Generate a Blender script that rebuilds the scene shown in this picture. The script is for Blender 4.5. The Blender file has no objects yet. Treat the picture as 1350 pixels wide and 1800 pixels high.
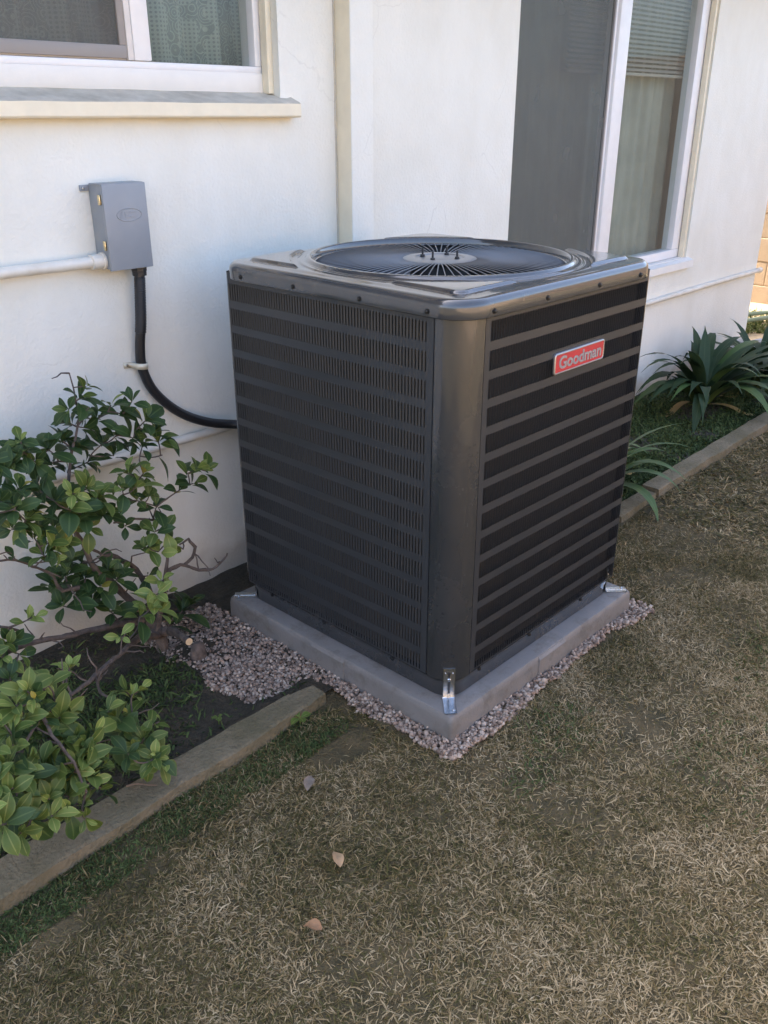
import bpy, bmesh, math, random
import numpy as np
from mathutils import Vector, Matrix, Quaternion, noise as mnoise

random.seed(7)
rng = np.random.default_rng(7)
SC = bpy.context.scene
COL = SC.collection
PI = math.pi
R_ = math.radians

# ------------------------------------------------------------------ camera
CAM = Vector((-1.478, -1.147, 1.517))
FPX, PX, PY = 1545.0, 675.0, 900.0           # focal length and centre in photo pixels
_pitch = math.atan2(700, FPX)
_up = Vector((0, math.cos(_pitch), math.sin(_pitch)))
_dx = Vector(((2270 - PX) / FPX, 700 / FPX, -1)).normalized()
_dx = (_dx - _up * _dx.dot(_up)).normalized()
_dy = _up.cross(_dx)
ROT = Matrix((_dx, _dy, _up))
cam_d = bpy.data.cameras.new('camera')
cam = bpy.data.objects.new('camera', cam_d)
COL.objects.link(cam)
cam.matrix_world = Matrix.Translation(CAM) @ ROT.to_4x4()
cam_d.sensor_fit = 'VERTICAL'
cam_d.sensor_height = 24.0
cam_d.lens = FPX / 1800.0 * 24.0
cam_d.clip_start = 0.02
cam_d.clip_end = 500
SC.camera = cam

# ------------------------------------------------------------------ light
SUN_EL, SUN_AZ = R_(43), R_(101)               # azimuth from +X towards +Y: the sun stands behind the house
sdir = Vector((math.cos(SUN_AZ) * math.cos(SUN_EL), math.sin(SUN_AZ) * math.cos(SUN_EL), math.sin(SUN_EL)))
world = bpy.data.worlds.new('World')
SC.world = world
world.use_nodes = True
nt = world.node_tree
nt.nodes.clear()
sky = nt.nodes.new('ShaderNodeTexSky')
sky.sky_type = 'NISHITA'
sky.sun_disc = False
sky.sun_elevation = SUN_EL
sky.sun_rotation = math.atan2(sdir.x, sdir.y)
sky.air_density = 0.85
sky.dust_density = 5.0
sky.ozone_density = 0.6
bg = nt.nodes.new('ShaderNodeBackground')
bg.inputs['Strength'].default_value = 0.15
out = nt.nodes.new('ShaderNodeOutputWorld')
nt.links.new(sky.outputs[0], bg.inputs[0])
nt.links.new(bg.outputs[0], out.inputs[0])
sun_d = bpy.data.lights.new('sun', 'SUN')
sun_d.energy = 2.8
sun_d.angle = R_(0.5)
sun_d.color = (1.0, 0.95, 0.87)
sun = bpy.data.objects.new('sun', sun_d)
COL.objects.link(sun)
sun.rotation_euler = sdir.to_track_quat('Z', 'Y').to_euler()
sun.location = (0, 8, 10)

SC.view_settings.view_transform = 'Standard'
SC.view_settings.look = 'None'
SC.view_settings.exposure = 2.58
SC.view_settings.gamma = 1
SC.view_settings.use_curve_mapping = False
SC.render.engine = 'CYCLES'
SC.cycles.use_denoising = True
SC.cycles.max_bounces = 8
SC.cycles.diffuse_bounces = 5
SC.cycles.glossy_bounces = 4
SC.cycles.transparent_max_bounces = 12
SC.cycles.caustics_reflective = False
SC.cycles.caustics_refractive = False


def at(u, v, y):
    """the point where the line of sight through a photo pixel meets the vertical plane y"""
    r = ROT @ Vector(((u - PX) / FPX, (PY - v) / FPX, -1))
    return CAM + r * ((y - CAM.y) / r.y)


def on_ground(u, v, z=0.0):
    r = ROT @ Vector(((u - PX) / FPX, (PY - v) / FPX, -1))
    return CAM + r * ((z - CAM.z) / r.z)


# ------------------------------------------------------------------ materials
def mat_base(name):
    m = bpy.data.materials.new(name)
    m.use_nodes = True
    n = m.node_tree.nodes
    return m, m.node_tree, n['Principled BSDF']


def mk(name, col, rough=0.6, metal=0.0, spec=0.5, var=0.0, vscale=8.0, bump=0.0, bscale=60.0, col2=None, bdist=0.01, detail=5.0, grime=None, gscale=14.0, gpos=(0.52, 0.72), gfac=0.5):
    """a surface with a mottled colour and a fine noise relief"""
    m, t, b = mat_base(name)
    b.inputs['Roughness'].default_value = rough
    b.inputs['Metallic'].default_value = metal
    b.inputs['Specular IOR Level'].default_value = spec
    tc = t.nodes.new('ShaderNodeTexCoord')
    if var > 0 or col2:
        nz = t.nodes.new('ShaderNodeTexNoise')
        nz.inputs['Scale'].default_value = vscale
        nz.inputs['Detail'].default_value = detail
        nz.inputs['Roughness'].default_value = 0.6
        t.links.new(tc.outputs['Object'], nz.inputs['Vector'])
        rp = t.nodes.new('ShaderNodeValToRGB')
        rp.color_ramp.elements[0].position = 0.32
        rp.color_ramp.elements[1].position = 0.68
        c2 = col2 if col2 else tuple(c * (1 + var) for c in col)
        c1 = col if col2 else tuple(c * (1 - var) for c in col)
        rp.color_ramp.elements[0].color = (*c1, 1)
        rp.color_ramp.elements[1].color = (*c2, 1)
        t.links.new(nz.outputs['Fac'], rp.inputs['Fac'])
        t.links.new(rp.outputs['Color'], b.inputs['Base Color'])
        if grime:
            gn = t.nodes.new('ShaderNodeTexNoise')
            gn.inputs['Scale'].default_value = gscale
            gn.inputs['Detail'].default_value = 10
            gn.inputs['Roughness'].default_value = 0.72
            t.links.new(tc.outputs['Object'], gn.inputs['Vector'])
            gr = t.nodes.new('ShaderNodeValToRGB')
            gr.color_ramp.elements[0].position = gpos[0]
            gr.color_ramp.elements[0].color = (0, 0, 0, 1)
            gr.color_ramp.elements[1].position = gpos[1]
            gr.color_ramp.elements[1].color = (gfac, gfac, gfac, 1)
            t.links.new(gn.outputs['Fac'], gr.inputs['Fac'])
            gm = t.nodes.new('ShaderNodeMixRGB')
            gm.inputs['Color2'].default_value = (*grime, 1)
            t.links.new(gr.outputs['Color'], gm.inputs['Fac'])
            t.links.new(rp.outputs['Color'], gm.inputs['Color1'])
            t.links.new(gm.outputs['Color'], b.inputs['Base Color'])
            gq = t.nodes.new('ShaderNodeMapRange')
            gq.inputs['To Min'].default_value = rough
            gq.inputs['To Max'].default_value = min(1, rough + 0.45)
            t.links.new(gr.outputs['Color'], gq.inputs['Value'])
            t.links.new(gq.outputs[0], b.inputs['Roughness'])
    else:
        b.inputs['Base Color'].default_value = (*col, 1)
    if bump > 0:
        nb = t.nodes.new('ShaderNodeTexNoise')
        nb.inputs['Scale'].default_value = bscale
        nb.inputs['Detail'].default_value = 4
        t.links.new(tc.outputs['Object'], nb.inputs['Vector'])
        bp = t.nodes.new('ShaderNodeBump')
        bp.inputs['Strength'].default_value = bump
        bp.inputs['Distance'].default_value = bdist
        t.links.new(nb.outputs['Fac'], bp.inputs['Height'])
        t.links.new(bp.outputs['Normal'], b.inputs['Normal'])
    return m


def stucco():
    m, t, b = mat_base('painted_stucco')
    b.inputs['Roughness'].default_value = 0.75
    b.inputs['Specular IOR Level'].default_value = 0.25
    N, L = t.nodes, t.links
    tc = N.new('ShaderNodeTexCoord')
    # broad stains and drip marks
    mp = N.new('ShaderNodeMapping')
    mp.inputs['Scale'].default_value = (1.6, 1.6, 1.0)
    L.new(tc.outputs['Object'], mp.inputs['Vector'])
    n1 = N.new('ShaderNodeTexNoise')
    n1.inputs['Scale'].default_value = 1.6
    n1.inputs['Detail'].default_value = 7
    n1.inputs['Roughness'].default_value = 0.65
    L.new(mp.outputs['Vector'], n1.inputs['Vector'])
    r1 = N.new('ShaderNodeValToRGB')
    r1.color_ramp.elements[0].position = 0.3
    r1.color_ramp.elements[0].color = (0.725, 0.705, 0.625, 1)
    r1.color_ramp.elements[1].position = 0.6
    r1.color_ramp.elements[1].color = (0.795, 0.785, 0.72, 1)
    L.new(n1.outputs['Fac'], r1.inputs['Fac'])
    # small scuffs and chips
    n2 = N.new('ShaderNodeTexNoise')
    n2.inputs['Scale'].default_value = 9
    n2.inputs['Detail'].default_value = 9
    n2.inputs['Roughness'].default_value = 0.75
    L.new(tc.outputs['Object'], n2.inputs['Vector'])
    r2 = N.new('ShaderNodeValToRGB')
    r2.color_ramp.elements[0].position = 0.72
    r2.color_ramp.elements[0].color = (0, 0, 0, 1)
    r2.color_ramp.elements[1].position = 0.80
    r2.color_ramp.elements[1].color = (0.6, 0.6, 0.6, 1)
    L.new(n2.outputs['Fac'], r2.inputs['Fac'])
    mx = N.new('ShaderNodeMixRGB')
    mx.inputs['Color2'].default_value = (0.42, 0.40, 0.36, 1)
    L.new(r1.outputs['Color'], mx.inputs['Color1'])
    L.new(r2.outputs['Color'], mx.inputs['Fac'])
    # splash dirt at the foot of the wall, ragged upper edge
    sp = N.new('ShaderNodeSeparateXYZ')
    L.new(tc.outputs['Object'], sp.inputs[0])
    n3 = N.new('ShaderNodeTexNoise')
    n3.inputs['Scale'].default_value = 6
    n3.inputs['Detail'].default_value = 6
    L.new(tc.outputs['Object'], n3.inputs['Vector'])
    ad = N.new('ShaderNodeMath')
    ad.operation = 'MULTIPLY_ADD'
    ad.inputs[1].default_value = -0.35
    L.new(n3.outputs['Fac'], ad.inputs[0])
    L.new(sp.outputs['Z'], ad.inputs[2])
    r3 = N.new('ShaderNodeValToRGB')
    r3.color_ramp.elements[0].position = 0.0
    r3.color_ramp.elements[0].color = (0.55, 0.55, 0.55, 1)
    r3.color_ramp.elements[1].position = 0.10
    r3.color_ramp.elements[1].color = (0, 0, 0, 1)
    ad2 = N.new('ShaderNodeMath')
    ad2.operation = 'ADD'
    ad2.inputs[1].default_value = 0.12
    L.new(ad.outputs[0], ad2.inputs[0])
    L.new(ad2.outputs[0], r3.inputs['Fac'])
    mx2 = N.new('ShaderNodeMixRGB')
    mx2.inputs['Color2'].default_value = (0.36, 0.31, 0.24, 1)
    L.new(mx.outputs['Color'], mx2.inputs['Color1'])
    L.new(r3.outputs['Color'], mx2.inputs['Fac'])
    # hairline cracks, only here and there
    dn = N.new('ShaderNodeTexNoise')
    dn.inputs['Scale'].default_value = 7
    dn.inputs['Detail'].default_value = 5
    L.new(tc.outputs['Object'], dn.inputs['Vector'])
    dm = N.new('ShaderNodeMixRGB')
    dm.inputs['Fac'].default_value = 0.10
    L.new(tc.outputs['Object'], dm.inputs['Color1'])
    L.new(dn.outputs['Color'], dm.inputs['Color2'])
    vc = N.new('ShaderNodeTexVoronoi')
    vc.feature = 'DISTANCE_TO_EDGE'
    vc.inputs['Scale'].default_value = 1.9
    L.new(dm.outputs['Color'], vc.inputs['Vector'])
    rc = N.new('ShaderNodeValToRGB')
    rc.color_ramp.elements[0].position = 0.0
    rc.color_ramp.elements[0].color = (1, 1, 1, 1)
    rc.color_ramp.elements[1].position = 0.004
    rc.color_ramp.elements[1].color = (0, 0, 0, 1)
    L.new(vc.outputs['Distance'], rc.inputs['Fac'])
    cm = N.new('ShaderNodeMath')
    cm.operation = 'MULTIPLY'
    L.new(rc.outputs['Color'], cm.inputs[0])
    rm = N.new('ShaderNodeValToRGB')
    rm.color_ramp.elements[0].position = 0.52
    rm.color_ramp.elements[1].position = 0.62
    rm.color_ramp.elements[1].color = (0.3, 0.3, 0.3, 1)
    L.new(n1.outputs['Fac'], rm.inputs['Fac'])
    L.new(rm.outputs['Color'], cm.inputs[1])
    mx3 = N.new('ShaderNodeMixRGB')
    mx3.inputs['Color2'].default_value = (0.36, 0.33, 0.28, 1)
    L.new(cm.outputs[0], mx3.inputs['Fac'])
    L.new(mx2.outputs['Color'], mx3.inputs['Color1'])
    L.new(mx3.outputs['Color'], b.inputs['Base Color'])
    # plaster relief: coarse trowel waves and sand grain
    nb = N.new('ShaderNodeTexNoise')
    nb.inputs['Scale'].default_value = 95
    nb.inputs['Detail'].default_value = 5
    L.new(tc.outputs['Object'], nb.inputs['Vector'])
    nc = N.new('ShaderNodeTexNoise')
    nc.inputs['Scale'].default_value = 14
    nc.inputs['Detail'].default_value = 3
    L.new(tc.outputs['Object'], nc.inputs['Vector'])
    mu = N.new('ShaderNodeMath')
    mu.operation = 'MULTIPLY_ADD'
    mu.inputs[1].default_value = 0.7
    L.new(nc.outputs['Fac'], mu.inputs[0])
    L.new(nb.outputs['Fac'], mu.inputs[2])
    bp = N.new('ShaderNodeBump')
    bp.inputs['Strength'].default_value = 0.6
    bp.inputs['Distance'].default_value = 0.004
    L.new(mu.outputs[0], bp.inputs['Height'])
    L.new(bp.outputs['Normal'], b.inputs['Normal'])
    return m


def glass_mat():
    m, t, b = mat_base('window_glass')
    N, L = t.nodes, t.links
    N.remove(b)
    tr = N.new('ShaderNodeBsdfTransparent')
    tr.inputs['Color'].default_value = (0.86, 0.90, 0.875, 1)
    gl = N.new('ShaderNodeBsdfGlossy')
    gl.inputs['Roughness'].default_value = 0.03
    lw = N.new('ShaderNodeLayerWeight')
    pw = N.new('ShaderNodeMath')
    pw.operation = 'POWER'
    pw.inputs[1].default_value = 5.0
    L.new(lw.outputs['Facing'], pw.inputs[0])
    fr = N.new('ShaderNodeMath')
    fr.operation = 'MULTIPLY_ADD'
    fr.inputs[1].default_value = 0.90
    fr.inputs[2].default_value = 0.055
    L.new(pw.outputs[0], fr.inputs[0])
    lw.inputs['Blend'].default_value = 0.5
    mx = N.new('ShaderNodeMixShader')
    L.new(fr.outputs[0], mx.inputs[0])
    L.new(tr.outputs[0], mx.inputs[1])
    L.new(gl.outputs[0], mx.inputs[2])
    # dusty film
    df = N.new('ShaderNodeBsdfDiffuse')
    df.inputs['Color'].default_value = (0.42, 0.47, 0.43, 1)
    m2 = N.new('ShaderNodeMixShader')
    tc = N.new('ShaderNodeTexCoord')
    nz = N.new('ShaderNodeTexNoise')
    nz.inputs['Scale'].default_value = 3.0
    nz.inputs['Detail'].default_value = 6
    L.new(tc.outputs['Object'], nz.inputs['Vector'])
    mr = N.new('ShaderNodeMapRange')
    mr.inputs['To Min'].default_value = 0.06
    mr.inputs['To Max'].default_value = 0.13
    L.new(nz.outputs['Fac'], mr.inputs['Value'])
    L.new(mr.outputs[0], m2.inputs[0])
    L.new(mx.outputs[0], m2.inputs[1])
    L.new(df.outputs[0], m2.inputs[2])
    L.new(m2.outputs[0], N['Material Output'].inputs['Surface'])
    return m


def screen_mat(name, col, opacity):
    """woven insect mesh, threads too fine to tell apart: part opaque thread, part open"""
    m, t, b = mat_base(name)
    N, L = t.nodes, t.links
    b.inputs['Base Color'].default_value = (*col, 1)
    b.inputs['Roughness'].default_value = 0.6
    tr = N.new('ShaderNodeBsdfTransparent')
    mx = N.new('ShaderNodeMixShader')
    tc = N.new('ShaderNodeTexCoord')
    nz = N.new('ShaderNodeTexNoise')
    nz.inputs['Scale'].default_value = 5
    L.new(tc.outputs['Object'], nz.inputs['Vector'])
    mr = N.new('ShaderNodeMapRange')
    mr.inputs['To Min'].default_value = opacity - 0.08
    mr.inputs['To Max'].default_value = opacity + 0.08
    L.new(nz.outputs['Fac'], mr.inputs['Value'])
    L.new(mr.outputs[0], mx.inputs[0])
    L.new(tr.outputs[0], mx.inputs[1])
    L.new(b.outputs[0], mx.inputs[2])
    L.new(mx.outputs[0], N['Material Output'].inputs['Surface'])
    return m


def lace_mat():
    m, t, b = mat_base('lace_fabric')
    N, L = t.nodes, t.links
    b.inputs['Roughness'].default_value = 0.9
    tc = N.new('ShaderNodeTexCoord')
    sp = N.new('ShaderNodeSeparateXYZ')
    L.new(tc.outputs['UV'], sp.inputs[0])
    # small eyelets in columns
    vo = N.new('ShaderNodeTexVoronoi')
    vo.feature = 'F1'
    vo.inputs['Scale'].default_value = 85
    vo.inputs['Randomness'].default_value = 0.05
    L.new(tc.outputs['UV'], vo.inputs['Vector'])
    r1 = N.new('ShaderNodeValToRGB')
    r1.color_ramp.elements[0].position = 0.22
    r1.color_ramp.elements[0].color = (0, 0, 0, 1)
    r1.color_ramp.elements[1].position = 0.36
    r1.color_ramp.elements[1].color = (1, 1, 1, 1)
    L.new(vo.outputs['Distance'], r1.inputs['Fac'])
    # scalloped motif in wavy vertical bands
    wv = N.new('ShaderNodeTexWave')
    wv.bands_direction = 'X'
    wv.inputs['Scale'].default_value = 2.6
    wv.inputs['Distortion'].default_value = 4.5
    wv.inputs['Detail'].default_value = 1.0
    wv.inputs['Detail Scale'].default_value = 4.0
    L.new(tc.outputs['UV'], wv.inputs['Vector'])
    v2 = N.new('ShaderNodeTexVoronoi')
    v2.inputs['Scale'].default_value = 24
    v2.inputs['Randomness'].default_value = 0.85
    L.new(tc.outputs['UV'], v2.inputs['Vector'])
    ms = N.new('ShaderNodeMath')
    ms.operation = 'MULTIPLY'
    ms.inputs[1].default_value = 34
    L.new(v2.outputs['Distance'], ms.inputs[0])
    sn = N.new('ShaderNodeMath')
    sn.operation = 'SINE'
    L.new(ms.outputs[0], sn.inputs[0])
    r2 = N.new('ShaderNodeValToRGB')
    r2.color_ramp.elements[0].position = 0.55
    r2.color_ramp.elements[0].color = (0, 0, 0, 1)
    r2.color_ramp.elements[1].position = 0.95
    r2.color_ramp.elements[1].color = (1, 1, 1, 1)
    L.new(sn.outputs[0], r2.inputs['Fac'])
    bw = N.new('ShaderNodeValToRGB')
    bw.color_ramp.elements[0].position = 0.45
    bw.color_ramp.elements[1].position = 0.6
    L.new(wv.outputs['Fac'], bw.inputs['Fac'])
    mm = N.new('ShaderNodeMixRGB')
    L.new(bw.outputs['Color'], mm.inputs['Fac'])
    L.new(r1.outputs['Color'], mm.inputs['Color1'])
    L.new(r2.outputs['Color'], mm.inputs['Color2'])
    mul = N.new('ShaderNodeMath')
    mul.operation = 'MULTIPLY'
    mul.inputs[1].default_value = 0.5
    L.new(mm.outputs['Color'], mul.inputs[0])
    mx = N.new('ShaderNodeMixRGB')
    mx.inputs['Color1'].default_value = (0.12, 0.14, 0.118, 1)
    mx.inputs['Color2'].default_value = (0.34, 0.37, 0.31, 1)
    L.new(mul.outputs[0], mx.inputs['Fac'])
    L.new(mx.outputs['Color'], b.inputs['Base Color'])
    return m


def grass_mat(name, stops, nscale=2.2, wr=0.62, wn=0.75, off=-0.2, dry=False):
    m, t, b = mat_base(name)
    N, L = t.nodes, t.links
    b.inputs['Roughness'].default_value = 0.75
    b.inputs['Specular IOR Level'].default_value = 0.25
    ge = N.new('ShaderNodeNewGeometry')
    tc = N.new('ShaderNodeTexCoord')
    nz = N.new('ShaderNodeTexNoise')
    nz.inputs['Scale'].default_value = nscale
    nz.inputs['Detail'].default_value = 4
    nz.inputs['Roughness'].default_value = 0.6
    L.new(tc.outputs['Object'], nz.inputs['Vector'])
    a = N.new('ShaderNodeMath')
    a.operation = 'MULTIPLY_ADD'
    a.inputs[1].default_value = wr
    a.inputs[2].default_value = off
    L.new(ge.outputs['Random Per Island'], a.inputs[0])
    c = N.new('ShaderNodeMath')
    c.operation = 'MULTIPLY_ADD'
    c.inputs[1].default_value = wn
    L.new(nz.outputs['Fac'], c.inputs[0])
    L.new(a.outputs[0], c.inputs[2])
    if dry:                                     # blades turn paler straw away from the house, greener towards it
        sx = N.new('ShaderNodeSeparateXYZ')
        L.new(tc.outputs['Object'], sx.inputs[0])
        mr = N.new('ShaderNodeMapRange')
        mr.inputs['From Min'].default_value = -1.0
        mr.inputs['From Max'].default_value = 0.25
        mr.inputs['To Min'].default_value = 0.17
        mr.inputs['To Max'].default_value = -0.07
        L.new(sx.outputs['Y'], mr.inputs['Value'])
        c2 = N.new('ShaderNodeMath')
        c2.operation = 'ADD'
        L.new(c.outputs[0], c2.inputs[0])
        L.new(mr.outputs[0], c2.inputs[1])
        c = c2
    rp = N.new('ShaderNodeValToRGB')
    els = rp.color_ramp.elements
    els[0].position, els[0].color = stops[0][0], (*stops[0][1], 1)
    els[1].position, els[1].color = stops[-1][0], (*stops[-1][1], 1)
    for p, cc in stops[1:-1]:
        e = els.new(p)
        e.color = (*cc, 1)
    L.new(c.outputs[0], rp.inputs['Fac'])
    L.new(rp.outputs['Color'], b.inputs['Base Color'])
    return m


def leaf_mat(name, c1, c2, rim, rough=0.45):
    """waxy leaf: pale midrib from the UV, mottled blade, a little translucency"""
    m, t, b = mat_base(name)
    N, L = t.nodes, t.links
    b.inputs['Roughness'].default_value = rough
    b.inputs['Specular IOR Level'].default_value = 0.28
    tc = N.new('ShaderNodeTexCoord')
    sp = N.new('ShaderNodeSeparateXYZ')
    L.new(tc.outputs['UV'], sp.inputs[0])
    oi = N.new('ShaderNodeObjectInfo')
    nz = N.new('ShaderNodeTexNoise')
    nz.inputs['Scale'].default_value = 40
    L.new(tc.outputs['Object'], nz.inputs['Vector'])
    ad = N.new('ShaderNodeMath')
    ad.operation = 'MULTIPLY_ADD'
    ad.inputs[1].default_value = 0.55
    L.new(nz.outputs['Fac'], ad.inputs[0])
    hr = N.new('ShaderNodeMath')
    hr.operation = 'MULTIPLY'
    hr.inputs[1].default_value = 0.6
    L.new(oi.outputs['Random'], hr.inputs[0])
    L.new(hr.outputs[0], ad.inputs[2])
    mx = N.new('ShaderNodeMixRGB')
    mx.inputs['Color1'].default_value = (*c1, 1)
    mx.inputs['Color2'].default_value = (*c2, 1)
    L.new(ad.outputs[0], mx.inputs['Fac'])
    # |u - .5| : midrib near 0, margin near .5
    s = N.new('ShaderNodeMath')
    s.operation = 'SUBTRACT'
    s.inputs[1].default_value = 0.5
    L.new(sp.outputs['X'], s.inputs[0])
    ab = N.new('ShaderNodeMath')
    ab.operation = 'ABSOLUTE'
    L.new(s.outputs[0], ab.inputs[0])
    rr = N.new('ShaderNodeValToRGB')
    e = rr.color_ramp.elements
    e[0].position, e[0].color = 0.0, (1, 1, 1, 1)
    e[1].position, e[1].color = 0.07, (0, 0, 0, 1)
    x = e.new(0.36)
    x.color = (0, 0, 0, 1)
    x = e.new(0.5)
    x.color = (0.55, 0.55, 0.55, 1)
    L.new(ab.outputs[0], rr.inputs['Fac'])
    m2 = N.new('ShaderNodeMixRGB')
    m2.inputs['Color2'].default_value = (*rim, 1)
    L.new(rr.outputs['Color'], m2.inputs['Fac'])
    L.new(mx.outputs['Color'], m2.inputs['Color1'])
    L.new(m2.outputs['Color'], b.inputs['Base Color'])
    tl = N.new('ShaderNodeBsdfTranslucent')
    L.new(m2.outputs['Color'], tl.inputs['Color'])
    ms = N.new('ShaderNodeMixShader')
    ms.inputs[0].default_value = 0.2
    L.new(b.outputs[0], ms.inputs[1])
    L.new(tl.outputs[0], ms.inputs[2])
    L.new(ms.outputs[0], N['Material Output'].inputs['Surface'])
    return m


def coil_mat():
    m, t, b = mat_base('coil_fins')
    N, L = t.nodes, t.links
    b.inputs['Roughness'].default_value = 0.5
    b.inputs['Metallic'].default_value = 0.25
    tc = N.new('ShaderNodeTexCoord')
    w = N.new('ShaderNodeTexWave')
    w.bands_direction = 'Z'
    w.inputs['Scale'].default_value = 110
    w.inputs['Distortion'].default_value = 0.4
    L.new(tc.outputs['Object'], w.inputs['Vector'])
    rp = N.new('ShaderNodeValToRGB')
    rp.color_ramp.elements[0].color = (0.016, 0.015, 0.014, 1)
    rp.color_ramp.elements[1].color = (0.12, 0.10, 0.075, 1)
    L.new(w.outputs['Fac'], rp.inputs['Fac'])
    L.new(rp.outputs['Color'], b.inputs['Base Color'])
    bp = N.new('ShaderNodeBump')
    bp.inputs['Distance'].default_value = 0.002
    L.new(w.outputs['Fac'], bp.inputs['Height'])
    L.new(bp.outputs['Normal'], b.inputs['Normal'])
    return m


M = {}
M['stucco'] = stucco()
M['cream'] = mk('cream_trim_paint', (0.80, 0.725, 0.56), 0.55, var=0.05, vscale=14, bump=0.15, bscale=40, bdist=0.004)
M['white_trim'] = mk('white_trim_paint', (0.78, 0.77, 0.74), 0.5, var=0.03, vscale=10, bump=0.12, bscale=30, bdist=0.004)
M['vinyl'] = mk('white_vinyl', (0.80, 0.79, 0.79), 0.35, var=0.03, vscale=20)
M['vinyl_dusty'] = mk('dusty_vinyl', (0.70, 0.66, 0.63), 0.5, var=0.06, vscale=25)
M['sill_worn'] = mk('worn_sill_paint', (0.66, 0.60, 0.50), 0.8, col2=(0.47, 0.42, 0.34), vscale=18, bump=0.3, bscale=60, bdist=0.004)
M['glass'] = glass_mat()
M['screen_warm'] = screen_mat('insect_mesh_taupe', (0.15, 0.14, 0.125), 0.5)
M['screen_dark'] = screen_mat('insect_mesh_charcoal', (0.115, 0.123, 0.117), 0.64)
M['screen_frame'] = mk('taupe_screen_frame', (0.29, 0.265, 0.25), 0.5, var=0.05)
M['lace'] = lace_mat()
M['sheer'] = mk('green_grey_curtain', (0.28, 0.305, 0.265), 0.9, var=0.16, vscale=3)
M['blind'] = mk('pale_blind', (0.31, 0.315, 0.28), 0.6, var=0.05)
M['interior'] = mk('interior_paint', (0.42, 0.40, 0.36), 0.8, var=0.05)
M['roof'] = mk('roof_shingle', (0.14, 0.12, 0.11), 0.9, var=0.3, vscale=12, bump=0.5, bscale=30)
M['soffit'] = mk('eave_paint', (0.72, 0.69, 0.62), 0.6, var=0.05)
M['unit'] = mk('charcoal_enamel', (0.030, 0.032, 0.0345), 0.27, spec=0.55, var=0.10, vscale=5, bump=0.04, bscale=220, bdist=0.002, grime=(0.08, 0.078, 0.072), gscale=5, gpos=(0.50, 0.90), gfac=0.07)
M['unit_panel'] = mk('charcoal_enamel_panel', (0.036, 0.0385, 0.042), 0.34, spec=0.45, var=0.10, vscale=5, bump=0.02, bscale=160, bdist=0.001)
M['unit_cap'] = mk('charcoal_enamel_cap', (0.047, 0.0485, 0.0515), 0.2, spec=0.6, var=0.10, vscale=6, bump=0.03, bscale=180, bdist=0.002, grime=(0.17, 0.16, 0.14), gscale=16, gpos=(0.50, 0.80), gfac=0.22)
M['coil'] = coil_mat()
M['black'] = mk('black_plastic', (0.018, 0.018, 0.02), 0.42, var=0.15, vscale=30)
M['screw'] = mk('dark_screw', (0.035, 0.034, 0.033), 0.35, metal=0.7, var=0.2, vscale=60)
M['wire'] = mk('grey_grille_wire', (0.17, 0.17, 0.175), 0.38, metal=0.3, var=0.05)
M['hub'] = mk('hub_plate_grey', (0.30, 0.30, 0.30), 0.36, metal=0.5, var=0.08, vscale=20)
M['blade'] = mk('fan_blade_metal', (0.13, 0.14, 0.175), 0.24, metal=0.6, var=0.12, vscale=9)
M['motor'] = mk('motor_black', (0.025, 0.025, 0.026), 0.5, var=0.2)
M['galv'] = mk('galvanised_steel', (0.62, 0.64, 0.66), 0.26, metal=1.0, col2=(0.44, 0.46, 0.48), vscale=70, bump=0.08, bscale=120, bdist=0.002)
M['pad'] = mk('grey_pad_plastic', (0.185, 0.175, 0.167), 0.6, var=0.12, vscale=7, bump=0.35, bscale=190, bdist=0.003, grime=(0.10, 0.085, 0.065), gscale=11, gpos=(0.50, 0.68), gfac=0.7)
M['red'] = mk('red_badge', (0.50, 0.035, 0.045), 0.35, var=0.06, vscale=40)
M['badge_rim'] = mk('silver_badge_rim', (0.52, 0.50, 0.50), 0.3, metal=0.8, var=0.05)
M['badge_letter'] = mk('grey_letters', (0.33, 0.33, 0.35), 0.35, metal=0.3, var=0.05)
M['box'] = mk('grey_powder_coat', (0.27, 0.29, 0.315), 0.42, var=0.04, vscale=12, bump=0.06, bscale=260, bdist=0.002)
M['brass'] = mk('yellow_passivated_steel', (0.75, 0.62, 0.38), 0.22, metal=1.0, var=0.08, vscale=50)
M['pvc'] = mk('white_painted_pipe', (0.76, 0.73, 0.66), 0.45, col2=(0.62, 0.57, 0.48), vscale=9, bump=0.15, bscale=50, bdist=0.003)
M['strap'] = mk('beige_strap', (0.62, 0.57, 0.45), 0.4, metal=0.3, var=0.08)
M['concrete'] = mk('mossy_concrete', (0.20, 0.166, 0.110), 0.92, col2=(0.118, 0.102, 0.056), vscale=7, bump=0.9, bscale=110, bdist=0.008, detail=9, grime=(0.06, 0.055, 0.028), gscale=34, gpos=(0.50, 0.70), gfac=0.55)
M['bark'] = mk('grey_brown_bark', (0.15, 0.115, 0.095), 0.9, col2=(0.065, 0.05, 0.042), vscale=45, bump=0.7, bscale=120, bdist=0.004)
M['cutwood'] = mk('pale_cut_wood', (0.55, 0.40, 0.24), 0.8, var=0.1, vscale=60)
M['soil'] = mk('dark_bed_soil', (0.058, 0.045, 0.029), 0.95, col2=(0.026, 0.023, 0.014), vscale=16, bump=1.0, bscale=60, bdist=0.015, detail=9)
M['lawn_soil'] = mk('brown_thatch', (0.135, 0.098, 0.046), 0.95, col2=(0.050, 0.042, 0.017), vscale=11, bump=1.0, bscale=130, bdist=0.012, detail=9)
M['tan_block'] = mk('tan_block', (0.38, 0.285, 0.19), 0.9, col2=(0.30, 0.22, 0.145), vscale=5, bump=0.5, bscale=90, bdist=0.005)
M['mortar'] = mk('tan_mortar', (0.33, 0.245, 0.163), 0.95, var=0.1, vscale=30, bump=0.4, bscale=90)
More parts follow.
